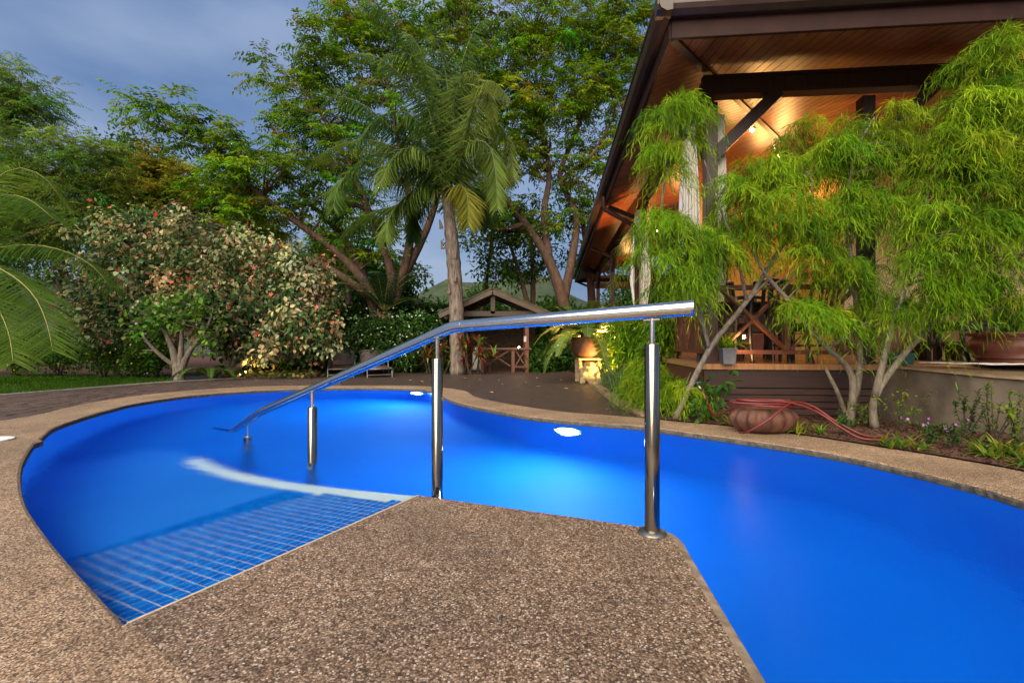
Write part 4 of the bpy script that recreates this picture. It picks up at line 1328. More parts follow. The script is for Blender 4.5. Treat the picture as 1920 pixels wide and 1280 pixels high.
def broad(cl, k=14, spread=.18, ll=.11, lw=.075, droop=.35):
    n = len(cl); N = n*k
    off = rand_dir(N)*(rng.random(N)**.5*spread)[:, None]
    idx = np.repeat(np.arange(n), k)
    pos = cl[idx] + off
    ax = unit(off/spread + rng.normal(0, .45, (N, 3)) + np.array([0, 0, -droop]))
    nr = unit(rng.normal(0, .5, (N, 3)) + np.array([0, -.25, .8]) + off/spread*.5)
    return pos, ax, nr, ll*(.6+.8*rng.random(N)), lw*(.6+.8*rng.random(N)), idx

def vary(col, idx, n, amt=.28, hue=.12):
    f = 1 + amt*rng.normal(size=n)[idx] + .15*rng.normal(size=len(idx))
    h = hue*rng.normal(size=n)[idx]
    c = col*np.clip(f, .35, 1.9)[:, None]
    c[:, 0] *= np.clip(1+h*1.6, .4, 2); c[:, 1] *= np.clip(1-h*.2, .6, 1.4)
    return c

def tree(name, label, base, limbs, lobes, ncl, style, cols, wts=None, bark='bark', cat='tree', group=None, mat='leaf', shape=SH_DIAMOND, tips=None, twig=.012, shell=.55, minfrac=.35, ntw=200, **kw):
    t = thing(name, label, cat, base, group)
    cl, out, ids = in_lobes(lobes, ncl, shell)
    if limbs: wood(t, limbs, cl[:ntw], bark, twig, minfrac=minfrac)
    if style == 'pinnate': pos, ax, nr, ln, wd, idx = pinnate(cl, out, **kw)
    else: pos, ax, nr, ln, wd, idx = broad(cl, **kw)
    ccol = pick(cols, ncl, wts)[idx] if kw.get('percl', False) else pick(cols, len(pos), wts)
    base_c = .6*pick(cols, ncl, wts)[idx] + .4*ccol
    col = vary(base_c, idx, ncl)
    if tips is not None:
        tipc, frac, topness = tips
        dz = pos[:, 2] - cl[idx][:, 2]
        sel = (rng.random(ncl) < frac)[idx] & (dz > topness)
        col[sel] = .35*col[sel] + .65*np.array(tipc)*(.7+.6*rng.random((sel.sum(), 1)))
    leaves_obj('crown', mat, t, pos, ax, nr, ln, wd, col, shape)
    return t, cl, out

def frond_geo(start, d, L, arch, nl, ll, lw, col, hang=.5, vee=.35, base_gap=.12, tip_ll=.35, curl=0.0, plumose=False, path=None):
    """one pinnate frond: rachis points plus leaflet arrays"""
    d = Vector(d).normalized(); s = Vector(start)
    pts = []; p = s.copy(); dirn = d.copy(); n = 14
    horiz = Vector((d.x, d.y, 0)); horiz = horiz.normalized() if horiz.length > .05 else Vector((1, 0, 0))
    sidev = Vector((0, 0, 1)).cross(horiz).normalized()
    for i in range(n+1):
        pts.append(p.copy())
        dirn = (dirn + Vector((0, 0, -arch/n*(0.5+1.2*i/n))) + sidev*(curl/n)).normalized()
        p = p + dirn*(L/n)
    if path is not None: pts = resample(catmull([tuple(q) for q in path], 6), n+1)
    A_ = np.array([tuple(q) for q in pts])
    t = np.linspace(base_gap, .995, nl)
    fi = t*n; i0 = np.clip(fi.astype(int), 0, n-1); u = fi-i0
    pos = A_[i0]*(1-u)[:, None] + A_[i0+1]*u[:, None]
    tan = unit(A_[i0+1]-A_[i0])
    sd = unit(np.cross(tan, np.array([0, 0, 1.0]))); upv = np.cross(sd, tan)
    prof = np.interp(t, [0, .15, .45, .8, 1], [.55, .85, 1, .72, tip_ll])
    Ps, As, Ns, Ls, Ws, Cs = [], [], [], [], [], []
    for sg in (-1, 1):
        lift = (vee + (rng.normal(0, .5, nl) if plumose else rng.normal(0, .07, nl)))[:, None]
        ax = unit(tan*.62 + sd*sg + upv*lift + np.array([0, 0, -hang])*1.0 + rng.normal(0, .05, (nl, 3)))
        l = ll*prof*(.9+.2*rng.random(nl))
        Ps.append(pos); As.append(ax); Ns.append(unit(upv + sd*sg*-.5 + rng.normal(0, .1, (nl, 3)))); Ls.append(l); Ws.append(np.full(nl, lw))
        Cs.append(np.array(col)[None]*(.75+.5*rng.random((nl, 1))))
    return pts, [np.concatenate(x) for x in (Ps, As, Ns, Ls, Ws, Cs)]

# drooping two-segment leaflet
SH_FROND = (np.array([[0, .3, 0], [0, -.3, 0], [.4, .5, .02], [.4, -.5, .02], [.75, .32, -.05], [.75, -.32, -.05], [1, 0, -.16]]), [(0, 1, 3, 2), (2, 3, 5, 4), (4, 5, 6)])

def frond(parent, name, start, d, L, arch, nl, ll, lw, col, rc='rachis', mat='leaf', rr=.012, **kw):
    pts, (p, a, n, l, w_, c) = frond_geo(start, d, L, arch, nl, ll, lw, col, **kw)
    o = leaves_obj(name, mat, parent, p, a, n, l, w_, c, SH_FROND)
    mb = MB(); mb.tube(pts, list(np.linspace(rr, rr*.25, len(pts))), 5)
    r = mb.build('rachis', M[rc], o, smooth=True)
    return o
M['rachis'] = m_noise('rachis', (.16, .16, .03), (.3, .26, .05), 8, .5, .05)
M['rachis_green'] = m_noise('rachis_green', (.05, .07, .015), (.10, .12, .025), 8, .5, .05)
M['bark_red'] = m_noise('bark_red', (.07, .03, .018), (.2, .095, .055), 9, .85, .6, .02, stretch=(2, 2, .8))

def blades(name, parent, n, base, spread, L, wd, col, arch=1.3, el=(.5, 1.3), mat='leaf', stripe=None, az0=0, az1=2*PI, seg=6):
    """arching strap leaves from one clump as a single mesh"""
    N = n
    az = az0 + rng.random(N)*(az1-az0); e = el[0] + rng.random(N)*(el[1]-el[0])
    d = np.stack([np.cos(az)*np.cos(e), np.sin(az)*np.cos(e), np.sin(e)], -1)
    p = np.array(base)[None] + np.stack([rng.normal(0, spread, N), rng.normal(0, spread, N), np.zeros(N)], -1)
    l = L*(.6+.7*rng.random(N)); hz = np.stack([-np.sin(az), np.cos(az), np.zeros(N)], -1)
    V, cc = [], []
    wprof = [.7, 1, 1, .85, .6, .33, .04, .04, .04]
    cols = pick(col, N)*(.7+.6*rng.random((N, 1)))
    for i in range(seg+1):
        w_ = wd*wprof[min(i*6//seg, 6)]
        V.append(p - hz*w_/2); V.append(p + hz*w_/2); cc += [cols, cols]
        p = p + d*(l/seg)[:, None]
        d = unit(d + np.array([0, 0, -arch/seg*(.4+1.2*i/seg)]))
    V = np.stack(V, 1); cc = np.stack(cc, 1)
    K = 2*(seg+1)
    fs = []
    off = np.array(wloc(parent))
    for b in range(N):
        for i in range(seg): fs.append((b*K+2*i, b*K+2*i+1, b*K+2*i+3, b*K+2*i+2))
    me = bpy.data.meshes.new(name)
    me.from_pydata((V.reshape(-1, 3)-off).tolist(), [], fs)
    at = me.color_attributes.new('Col', 'FLOAT_COLOR', 'POINT')
    c4 = np.ones((N*K, 4)); c4[:, :3] = np.clip(cc.reshape(-1, 3), 0, 1)
    at.data.foreach_set('color', c4.astype(np.float32).ravel())
    return link(name, me, M[mat], parent)

# ---- colours (linear)
GRN = [(.14, .265, .010), (.20, .34, .012), (.075, .18, .010)]
OLV = [(.25, .26, .018), (.32, .29, .025), (.17, .22, .015)]
YEL = [(.20, .27, .012), (.14, .22, .01), (.26, .30, .02)]
DRK = [(.04, .10, .016), (.06, .13, .018), (.028, .07, .014)]
WEEP = [(.12, .25, .008), (.19, .32, .010), (.05, .14, .008), (.29, .38, .016)]

# ---- two large spreading trees
b1 = P(715, 596, 14.2); b1.z = -.05
lim = []
def L_(pxs, rads, d=None):
    return ([P(a, b, c) for a, b, c in pxs], rads)
lim = [L_([(712, 700, 14.0), (706, 600, 14.0), (690, 540, 14.0), (640, 480, 13.8), (560, 420, 13.4), (470, 350, 13.0), (380, 270, 12.8), (300, 235, 12.6)], [.26, .22, .16, .13, .10, .075, .05, .03, .018]),
       L_([(718, 620, 14.0), (735, 520, 14.2), (700, 420, 14.2), (660, 320, 14), (600, 210, 14), (545, 140, 14)], [.2, .16, .13, .1, .07, .04, .02]),
       L_([(722, 610, 14.1), (760, 500, 14.4), (770, 400, 14.6), (750, 280, 14.8), (720, 130, 15), (700, 40, 15)], [.2, .16, .13, .10, .07, .04, .02]),
       L_([(705, 590, 14.0), (660, 470, 14.6), (590, 390, 15), (520, 330, 15.2)], [.16, .12, .08, .05, .025]),
       L_([(700, 560, 14.0), (610, 500, 13.4), (520, 470, 13), (430, 430, 12.8), (350, 400, 12.6)], [.15, .11, .08, .05, .03, .02]),
       L_([(735, 560, 14.2), (800, 430, 14.8), (830, 330, 15), (860, 200, 15.2), (880, 60, 15.4)], [.16, .13, .1, .07, .05, .03])]
lob = [lobe_px(300, 212, 12.7, 65, 38, 1.0), lobe_px(370, 232, 12.8, 70, 45, 1.0), lobe_px(440, 280, 13, 80, 50, 1.2), lobe_px(520, 330, 13.3, 110, 70, 1.4), lobe_px(420, 350, 13, 70, 45, 1.1),
       lobe_px(560, 400, 13.6, 110, 60, 1.3), lobe_px(500, 128, 14, 35, 35, .8), lobe_px(545, 190, 14, 70, 70, 1.2), lobe_px(620, 230, 14, 90, 90, 1.5), lobe_px(590, 110, 14, 45, 60, 1),
       lobe_px(660, 100, 14.6, 80, 100, 1.5), lobe_px(650, 20, 14.8, 50, 40, 1), lobe_px(740, 60, 15, 90, 90, 1.5), lobe_px(650, 330, 14.4, 90, 80, 1.5), lobe_px(760, 220, 15, 100, 120, 1.6), lobe_px(690, 440, 14.5, 80, 60, 1.2),
       lobe_px(460, 420, 12.9, 70, 35, 1.0), lobe_px(850, 120, 15.3, 90, 110, 1.5), lobe_px(850, 0, 15.4, 90, 70, 1.5)]
tree('spreading_tree', 'wide spreading tree with branching red brown trunk left of the palm', b1, lim, lob, 560, 'pinnate', GRN + OLV[2:], [3, 3.4, 2, 1.2], tips=((.30, .15, .03), .22, .07), twig=.02, k=8, m=6, L=.5, ll=.15, lw=.05, ntw=420)

b2 = P(1068, 596, 15.5); b2.z = -.05
lim = [L_([(1075, 700, 15.4), (1062, 590, 15.4), (1030, 490, 15.4), (985, 420, 15.4), (930, 350, 15.4), (890, 280, 15.3), (870, 180, 15.2)], [.26, .22, .18, .14, .1, .07, .05, .03]),
       L_([(1030, 490, 15.4), (1020, 400, 15.6), (1030, 320, 15.8), (1010, 200, 16), (1000, 60, 16)], [.15, .12, .1, .07, .05, .03]),
       L_([(1055, 570, 15.4), (1075, 470, 15.8), (1080, 400, 16), (1050, 330, 16), (1080, 250, 16), (1110, 150, 16), (1130, 60, 16)], [.17, .14, .11, .09, .07, .05, .03]),
       L_([(1060, 330, 16), (1110, 290, 15.6), (1150, 220, 15.4)], [.08, .06, .03]),
       L_([(985, 420, 15.4), (930, 430, 15.2), (880, 400, 15), (830, 350, 15)], [.1, .07, .05, .03])]
lob = [lobe_px(930, 60, 15.6, 90, 90, 1.6), lobe_px(1030, 50, 15.8, 100, 90, 1.7), lobe_px(1120, 60, 16, 90, 90, 1.6), lobe_px(1160, 20, 16, 60, 60, 1.4), lobe_px(940, 190, 15.4, 90, 90, 1.5), lobe_px(1030, 190, 15.8, 90, 90, 1.6),
       lobe_px(1110, 190, 15.8, 80, 90, 1.4), lobe_px(960, 300, 15.4, 80, 60, 1.3), lobe_px(1050, 300, 15.8, 70, 50, 1.2), lobe_px(1120, 290, 15.6, 50, 40, 1.0), lobe_px(900, 380, 15.2, 60, 50, 1), lobe_px(1000, 400, 15.6, 70, 40, .9, .6), lobe_px(1080, 400, 15.9, 40, 50, .9, .6),
       lobe_px(1180, 150, 15.6, 50, 80, 1.2)]
tree('spreading_tree', 'tall spreading tree with forked trunks behind the hut and pavilion eave', b2, lim, lob, 560, 'pinnate', GRN + OLV, [3, 3.4, 2, .7, .6, 1.2], tips=((.28, .15, .03), .15, .08), twig=.02, k=8, m=6, L=.5, ll=.15, lw=.05, ntw=420)

# extra bare trunks behind the hut
for i, (px, d, lean, h, rad, lb) in enumerate([(990, 17.5, .1, 5.5, .13, 'slim straight grey trunk tree behind the hut roof ridge'), (1010, 17.0, -1.2, 5.0, .12, 'slim tree leaning left behind the hut roof'),
                                               (1112, 18.0, -.4, 6.0, .2, 'thick trunked tree behind the far corner of the pavilion'), (880, 18.0, .9, 5.5, .10, 'slim dark tree between the palm trunk and the hut'), (655, 18.5, -.5, 6.0, .15, 'dark trunked tree behind the dark hedge')]):
    p = P(px, 690, d); p.z = -.05
    tip = p + Vector((lean, .3, h))
    tree('slender_tree', lb, p, [([p, p.lerp(tip, .5) + Vector((.15, 0, 0)), tip], [rad, rad*.8, rad*.4])],
         [(tuple(tip), (1.7, 1.3, 1.2)), (tuple(p.lerp(tip, .7)), (1.3, 1.2, .6))], 48, 'broad', GRN + DRK, None, group='slim trees behind the hut', k=34, spread=.42, ll=.17, lw=.08, ntw=60)

# ---- feathery tree at the far left, dark tree behind it, olive tree
p = P(-60, 690, 12.5); p.z = -.05
lim = [L_([(-60, 700, 12.5), (-40, 480, 12.5), (10, 400, 12.4), (70, 340, 12.3), (140, 300, 12.2)], [.22, .17, .1, .05, .02]), L_([(-50, 480, 12.5), (0, 460, 12.4), (60, 440, 12.3), (140, 410, 12.2)], [.12, .08, .05, .02]),
       L_([(-45, 500, 12.5), (-30, 300, 12.5), (0, 200, 12.4), (40, 160, 12.3)], [.14, .1, .06, .02])]
lob = [lobe_px(10, 165, 12.4, 75, 55, 1.0), lobe_px(40, 205, 12.4, 65, 40, .9), lobe_px(90, 290, 12.2, 90, 45, 1.1), lobe_px(170, 285, 12.1, 55, 35, .8), lobe_px(60, 340, 12.3, 110, 50, 1.2), lobe_px(160, 340, 12.1, 70, 50, 1.0), lobe_px(40, 410, 12.3, 100, 50, 1.1), lobe_px(150, 400, 12.2, 70, 40, .9), lobe_px(-60, 260, 12.4, 80, 140, 1.4)]
tree('feathery_tree', 'feathery fine leaved tree bending in the wind above the coconut palm', p, lim, lob, 520, 'pinnate', [(.15, .25, .035), (.19, .29, .035), (.11, .19, .03)], bark='bark_grey', k=8, m=11, L=.6, ll=.085, lw=.022, droop=.5, up=.0, ntw=260)
p = P(280, 690, 26); p.z = -.05
tree('dark_tree', 'dense dark green tree far behind the hibiscus', p, [([p, p+Vector((0, 0, 5)), p+Vector((.3, 0, 9))], [.4, .3, .1])], [lobe_px(270, 320, 26, 60, 60, 2.5), lobe_px(320, 360, 26, 70, 70, 2.5), lobe_px(240, 410, 26, 80, 80, 2.5), lobe_px(340, 450, 26, 110, 80, 2.5)], 420, 'broad', DRK, k=36, spread=.6, ll=.24, lw=.14, bark='bark_dark', ntw=80)
p = P(330, 690, 15.5); p.z = -.05
lim = [L_([(330, 700, 15.5), (320, 520, 15.5), (260, 400, 15.4), (200, 330, 15.3)], [.18, .13, .07, .02]), L_([(325, 520, 15.5), (370, 420, 15.5), (420, 360, 15.4)], [.12, .07, .02]), L_([(322, 500, 15.5), (300, 400, 15.6), (290, 300, 15.6)], [.11, .07, .02])]
lob = [lobe_px(195, 345, 15.3, 35, 30, .7), lobe_px(240, 370, 15.3, 55, 40, .9), lobe_px(300, 330, 15.6, 45, 50, 1), lobe_px(290, 400, 15.4, 90, 50, 1.3), lobe_px(370, 370, 15.5, 70, 50, 1.2), lobe_px(350, 430, 15.5, 110, 50, 1.3), lobe_px(460, 420, 15.4, 70, 50, 1.2)]
tree('olive_tree', 'yellow olive leaved tree above the variegated hibiscus', p, lim, lob, 330, 'pinnate', OLV + [(.24, .22, .02)], tips=((.36, .22, .04), .25, .08), k=8, m=6, L=.5, ll=.15, lw=.055, ntw=200)

# background belt of trees and the distant hills
specs = [(-250, 24, 330, 260), (-60, 27, 420, 200), (110, 24, 440, 150), (420, 27, 470, 150), (540, 24, 500, 130), (640, 22, 510, 110), (760, 23, 550, 90), (880, 26, 585, 60), (960, 26, 610, 40), (1060, 24, 595, 50), (1180, 27, 560, 110), (820, 21, 595, 45)]
names = ['behind the coconut palm off the lawn', 'behind the feathery tree', 'under the feathery tree beyond the lawn', 'behind the olive tree', 'behind the limbs of the spreading tree', 'behind the dark clipped hedge', 'behind the palm crown', 'left of the hut roof', 'directly behind the hut roof', 'right of the hut roof', 'beyond the far end of the pavilion', 'close behind the palm trunk']
for (px, d, py, r), nm in zip(specs, names):
    p = P(px, 690, d); p.z = -.05
    zt = P(px, py, d).z
    lobs = [lobe_px(px + random.uniform(-.6, .6)*r, py + random.uniform(-.3, .8)*r, d + random.uniform(-1, 1), r*.6, r*.5) for _ in range(6)]
    tree('backdrop_tree', 'dark leafy tree ' + nm, p, [([p, p + Vector((.1, 0, zt*.6)), p + Vector((.4, 0, zt))], [.25, .18, .05])], lobs, 230, 'broad', DRK + GRN[2:], group='backdrop trees beyond the garden', bark='bark_dark', k=34, spread=.6, ll=.24, lw=.13, ntw=40)
mb = MB(); NX, NY = 150, 24
for j in range(NY):
    for i in range(NX):
        x = -600 + 1200*i/(NX-1); y = 180 + 420*j/(NY-1)
        h = (14 + 12*math.sin(x*.011+1) + 9*math.sin(x*.03+2.2) + 4*math.sin(x*.09)) * min(1, j/7) * (1 + j*.05)
        h += (random.random()*5 if j > 0 else 0)
        mb.v.append((x, y, max(-.4, h)))
for j in range(NY-1):
    for i in range(NX-1):
        a = j*NX+i; mb.f.append((a, a+1, a+NX+1, a+NX))
tag(mb.build('hills', M['hill'], None, smooth=True), kind='structure')

# ---- queen palm
qb = P(858, 700, 11.9); qb.z = -.03
qp = thing('palm_tree', 'tall feather palm with grey trunk standing before the hut', 'palm', qb)
top = P(838, 372, 11.9)
mb = MB(); n = 30
for i in range(n+1):
    k = i/n; c = qb.lerp(top, k) + Vector((.10*math.sin(k*3), 0, 0))
    mb.v += []
pts = [qb.lerp(top, i/n) + Vector((.08*math.sin(i/n*3), 0, 0)) for i in range(n+1)]
rad = [.195 - .02*(i/n) + .012*math.sin(i*2.4) - (.05*max(0, i/n-.75)*4) for i in range(n+1)]
mb = MB(); mb.tube(pts, rad, 18); mb.build('trunk', M['bark_palm'], qp, smooth=True)
for k in range(16):                              # old leaf bases on the trunk
    z = random.uniform(.2, .85); a = random.uniform(0, 2*PI); c = qb.lerp(top, z); r = .2
    q = c + Vector((math.cos(a)*r, math.sin(a)*r, 0))
    MB().tube([q, q + Vector((math.cos(a)*.05, math.sin(a)*.05, .22))], [.06, .015], 5).build('leaf_scar', M['bark_palm'], qp)
qpaths = [[(838, 372), (808, 330), (751, 258), (694, 205), (636, 180), (605, 195)], [(838, 372), (832, 320), (788, 151), (738, 50), (705, 5), (680, 0)], [(838, 372), (828, 300), (812, 200), (797, 120), (775, 70), (755, 60)],
          [(838, 372), (850, 300), (852, 190), (876, 130), (908, 160), (925, 215)], [(838, 372), (862, 300), (900, 235), (932, 228), (955, 270), (962, 330)], [(838, 372), (868, 330), (905, 290), (940, 300), (955, 345)],
          [(838, 372), (790, 335), (740, 322), (665, 325), (612, 365)], [(838, 372), (790, 372), (745, 385), (685, 405), (640, 445)], [(842, 375), (858, 345), (876, 365), (878, 420)], [(838, 372), (852, 240), (864, 130), (890, 55), (920, 30)],
          [(838, 372), (800, 310), (740, 275), (670, 262), (600, 290), (575, 325)], [(838, 372), (822, 260), (770, 165), (715, 110), (660, 100)], [(838, 372), (845, 260), (840, 170), (826, 95), (800, 40)], [(838, 372), (880, 350), (905, 370), (915, 420)],
          [(838, 372), (800, 350), (770, 360), (735, 400), (722, 450)], [(838, 372), (870, 270), (890, 190), (915, 150), (948, 175)], [(838, 372), (815, 340), (795, 350), (778, 400), (775, 450)], [(838, 372), (780, 300), (700, 290), (640, 340), (625, 390)], [(838, 372), (856, 310), (888, 265), (918, 275), (930, 330), (932, 390)], [(838, 372), (842, 290), (862, 205), (895, 190), (918, 235), (926, 290)], [(838, 372), (805, 260), (760, 210), (710, 220), (675, 265)], [(838, 372), (846, 230), (858, 150), (880, 110), (900, 120)], [(838, 372), (815, 310), (775, 275), (735, 300), (712, 350)], [(838, 372), (820, 230), (790, 130), (750, 95), (715, 115)]]
for i, qpth in enumerate(qpaths):
    dd = [-.9, -1.4, .8, -1.0, -.5, 1.0, -.8, .9, -1.0, .6, 1.2, .3, -.6, 1.1, -1.2, -1.5, .9, -1.6, -1.3, .4, -1.4, 1.0, -1.5, -1.0][i]
    n_ = len(qpth)
    path = [P(a, b_, 11.9 + dd*(k/(n_-1))) for k, (a, b_) in enumerate(qpth)]
    path[0] = top
    col = (.20, .20, .025) if i == 8 else ((.19, .26, .05) if i in (3, 4, 5, 15) else [(.06, .125, .024), (.08, .155, .026), (.13, .2, .035), (.095, .165, .028)][i % 4])  # right-side fronds paler: their bright highlights are put into the leaf colour
    frond(qp, 'frond', top, (0, 0, 1), 1, 1, 135, .82, .030, col, rc='rachis_green', hang=1.5, vee=.3, plumose=True, rr=.026, base_gap=.13, path=path)

# ---- coconut palm at the left edge
cb = P(-125, 716, 8.7); cb.z = -.03
cpalm = thing('coconut_palm', 'young coconut palm with long arching fronds at the lawn edge', 'palm', cb)
cc = P(-112, 520, 8.6)
MB().tube([cb, cb.lerp(cc, .5) + Vector((.05, 0, 0)), cc], [.2, .15, .11], 12).build('trunk', M['bark_palm'], cpalm, smooth=True)
cpaths = [([(-112, 520), (-40, 492), (15, 512), (62, 552), (87, 603), (99, 658)], -1.0), ([(-112, 518), (-20, 470), (60, 459), (130, 474), (178, 503), (208, 540)], .2), ([(-112, 515), (-50, 385), (20, 318), (80, 330), (122, 385)], .5),
          ([(-112, 520), (-60, 525), (-15, 560), (15, 620), (25, 680)], -1.3), ([(-112, 515), (-60, 420), (-5, 370), (50, 372), (100, 410)], -.3), ([(-112, 515), (-180, 400), (-260, 380), (-320, 430)], 0), ([(-112, 515), (-130, 350), (-160, 250), (-220, 230)], .6), ([(-112, 515), (-90, 330), (-50, 225), (0, 205)], 1.0), ([(-112, 520), (-180, 510), (-240, 560), (-270, 640)], -.8)]
for i, (pp_, dd) in enumerate(cpaths):
    path = [P(a, b_, 8.6 + dd*k/(len(pp_)-1)) for k, (a, b_) in enumerate(pp_)]
    frond(cpalm, 'frond', cc, (0, 0, 1), 1, 1, 96, .9, .020, [(.12, .21, .026), (.10, .185, .024), (.15, .24, .03)][i % 3], hang=.45, vee=.2, rr=.018, path=path, tip_ll=.45)

# ---- small feather palm behind the white flowering shrub
db = P(718, 640, 13.3); db.z = -.02
dp = thing('date_palm', 'small dark feather palm with a brown trunk above the hedge', 'palm', db)
dtop = P(720, 585, 13.3)
MB().tube([db, db.lerp(dtop, .5), dtop], [.22, .22, .25], 12).build('trunk', M['bark_red'], dp, smooth=True)
for k in range(15):
    a = k*2.4; e = .5 + .9*((k*.37) % 1)
    frond(dp, 'frond', dtop, (math.cos(a), math.sin(a), e*1.6), 1.9, 1.5, 50, .38, .022, (.035, .085, .03), hang=.35, rr=.014)

# ---- variegated hibiscus
CREAM = [(.60, .52, .24), (.66, .60, .36), (.50, .40, .16), (.05, .11, .03), (.03, .075, .022), (.10, .16, .05), (.45, .16, .10), (.42, .03, .03)]
hbp = P(425, 694, 11.2); hbp.z = -.02
lim = [L_([(425, 702, 11.2), (415, 650, 11.2), (330, 560, 11.2), (240, 480, 11.0)], [.09, .07, .05, .02]), L_([(428, 702, 11.2), (430, 640, 11.2), (400, 520, 11.4), (380, 430, 11.4)], [.09, .07, .05, .02]),
       L_([(430, 702, 11.2), (460, 640, 11.2), (520, 560, 11.0), (570, 500, 10.9)], [.09, .07, .05, .02]), L_([(432, 702, 11.2), (480, 660, 10.9), (550, 610, 10.7), (600, 570, 10.6)], [.08, .06, .04, .02])]
lob = [lobe_px(230, 440, 11.2, 70, 50, .9), lobe_px(320, 430, 11.4, 80, 40, 1), lobe_px(190, 520, 11.0, 55, 60, .8), lobe_px(270, 500, 10.9, 90, 70, 1.1), lobe_px(370, 490, 10.9, 100, 80, 1.2), lobe_px(470, 490, 11.0, 90, 60, 1.1), lobe_px(560, 520, 10.9, 60, 60, .9),
       lobe_px(460, 570, 10.6, 100, 60, 1.1), lobe_px(560, 590, 10.6, 60, 70, .9), lobe_px(340, 570, 10.7, 90, 55, 1), lobe_px(220, 590, 10.9, 70, 50, .9), lobe_px(610, 550, 10.8, 25, 40, .5), lobe_px(520, 640, 10.6, 70, 35, .7), lobe_px(410, 560, 10.7, 90, 60, 1.0), lobe_px(420, 620, 10.8, 70, 35, .8), lobe_px(590, 620, 10.5, 40, 40, .6), lobe_px(240, 640, 11.0, 60, 30, .6), lobe_px(480, 655, 10.9, 70, 28, .6), lobe_px(570, 660, 10.8, 40, 25, .5), lobe_px(170, 580, 11.0, 40, 45, .6)]
t, cl, out = tree('hibiscus_bush', 'huge hibiscus bush with cream, green and red variegated leaves', hbp, lim, lob, 1050, 'broad', CREAM, [2.3, 2.5, .5, 4.4, 4.2, 3.2, .4, .25], bark='bark_grey', cat='bush', shape=SH_LEAF, mat='leaf_soft', k=30, spread=.28, ll=.10, lw=.08, droop=.7, ntw=160, minfrac=.5)
n = 110; ids = rng.choice(len(cl), n, replace=False); fp = cl[ids] + out[ids]*.22 + np.array([0, -.12, .05])
leaves_obj('blossoms', 'petal', t, fp, rand_dir(n), unit(rng.normal(0, .5, (n, 3)) + np.array([0, -1, .3])), .13, .13, pick([(.5, .02, .02), (.6, .12, .08), (.65, .2, .16)], n), SH_FLOWER, 'stuff')

p = P(335, 713, 9.95); p.z = -.02
lim = [L_([(335, 714, 9.95), (333, 690, 9.95), (322, 650, 9.9), (300, 610, 9.9), (255, 590, 9.8)], [.13, .10, .06, .035, .012]), L_([(337, 700, 9.95), (340, 650, 9.9), (342, 610, 9.9), (350, 570, 9.9)], [.08, .05, .03, .012]),
       L_([(338, 700, 9.95), (355, 660, 9.9), (385, 620, 9.8), (400, 580, 9.8)], [.08, .055, .035, .012]), L_([(333, 690, 9.95), (300, 665, 9.8), (272, 635, 9.7), (258, 610, 9.7)], [.05, .04, .025, .012])]
lob = [lobe_px(300, 600, 9.8, 60, 40, .6), lobe_px(370, 590, 9.8, 60, 45, .6), lobe_px(340, 570, 9.8, 60, 25, .6), lobe_px(385, 640, 9.8, 25, 25, .3), lobe_px(270, 640, 9.7, 30, 25, .3)]
t, cl, out = tree('orchid_tree', 'small multi stemmed tree with round green leaves before the hibiscus', p, lim, lob, 150, 'broad', [(.10, .22, .02), (.14, .28, .03), (.06, .14, .02)], bark='bark_grey', shape=SH_LEAF, k=6, spread=.14, ll=.10, lw=.09, ntw=110, minfrac=.4)
n = 24; ids = rng.choice(len(cl), n, replace=False)
leaves_obj('blossoms', 'petal', t, cl[ids] + np.array([0, -.1, .05]), rand_dir(n), unit(rng.normal(0, .4, (n, 3)) + np.array([0, -1, .2])), .07, .07, pick([(.55, .3, .45), (.6, .45, .55)], n), SH_FLOWER, 'stuff')

# ---- white flowering shrub, hedge and other border shrubs
def shrub(name, label, base, lobes, ncl, cols, wts=None, k=16, spread=.2, ll=.1, lw=.05, shape=SH_DIAMOND, mat='leaf', flowers=None, stems=5, cat='shrub', group=None, bark='bark_dark', droop=.3, fpos=(0, -.15, .08)):
    base = Vector(base)
    lim_ = []
    for s_ in range(stems):
        l = lobes[s_ % len(lobes)]; e = Vector(l[0]) + Vector((random.uniform(-.3, .3)*l[1][0], random.uniform(-.3, .3)*l[1][1], random.uniform(-.2, .5)*l[1][2]))
        b_ = base + Vector((random.uniform(-.08, .08), random.uniform(-.08, .08), 0))
        lim_.append(([b_, b_.lerp(e, .5) + Vector((random.uniform(-.05, .05), 0, .05)), e], [.025, .018, .006]))
    t, cl, out = tree(name, label, base, lim_, lobes, ncl, 'broad', cols, wts, bark=bark, cat=cat, group=group, mat=mat, shape=shape, k=k, spread=spread, ll=ll, lw=lw, droop=droop, ntw=40, twig=.006, minfrac=.2)
    if flowers:
        n, size, fc = flowers
        ids = rng.choice(len(cl), n, replace=n > len(cl))
        fp = cl[ids] + unit(out[ids] + np.array([0, -.6, .5]))*spread*1.05 + rng.normal(0, .03, (n, 3))
        leaves_obj('blossoms', 'petal', t, fp - .0, rand_dir(n), unit(rng.normal(0, .4, (n, 3)) + np.array([0, -.8, .6])), size, size, pick(fc, n)*(.85+.3*rng.random((n, 1))), SH_FLOWER, 'stuff')
    return t
MIDG = [(.035, .10, .012), (.05, .13, .014), (.025, .07, .012)]
p = P(730, 690, 12.7); p.z = -.02
shrub('jasmine_shrub', 'big glossy shrub covered in small white flowers behind the loungers', p, [lobe_px(690, 640, 12.7, 60, 40, .6), lobe_px(760, 625, 12.7, 60, 35, .6), lobe_px(720, 610, 12.9, 60, 25, .6), lobe_px(790, 640, 12.6, 40, 40, .5), lobe_px(660, 660, 12.7, 35, 30, .4), lobe_px(740, 660, 12.7, 70, 30, .6), lobe_px(790, 605, 12.8, 40, 18, .4)], 330, MIDG,
      k=20, spread=.24, ll=.13, lw=.06, mat='leaf_gloss', flowers=(330, .065, [(.75, .78, .74)]))
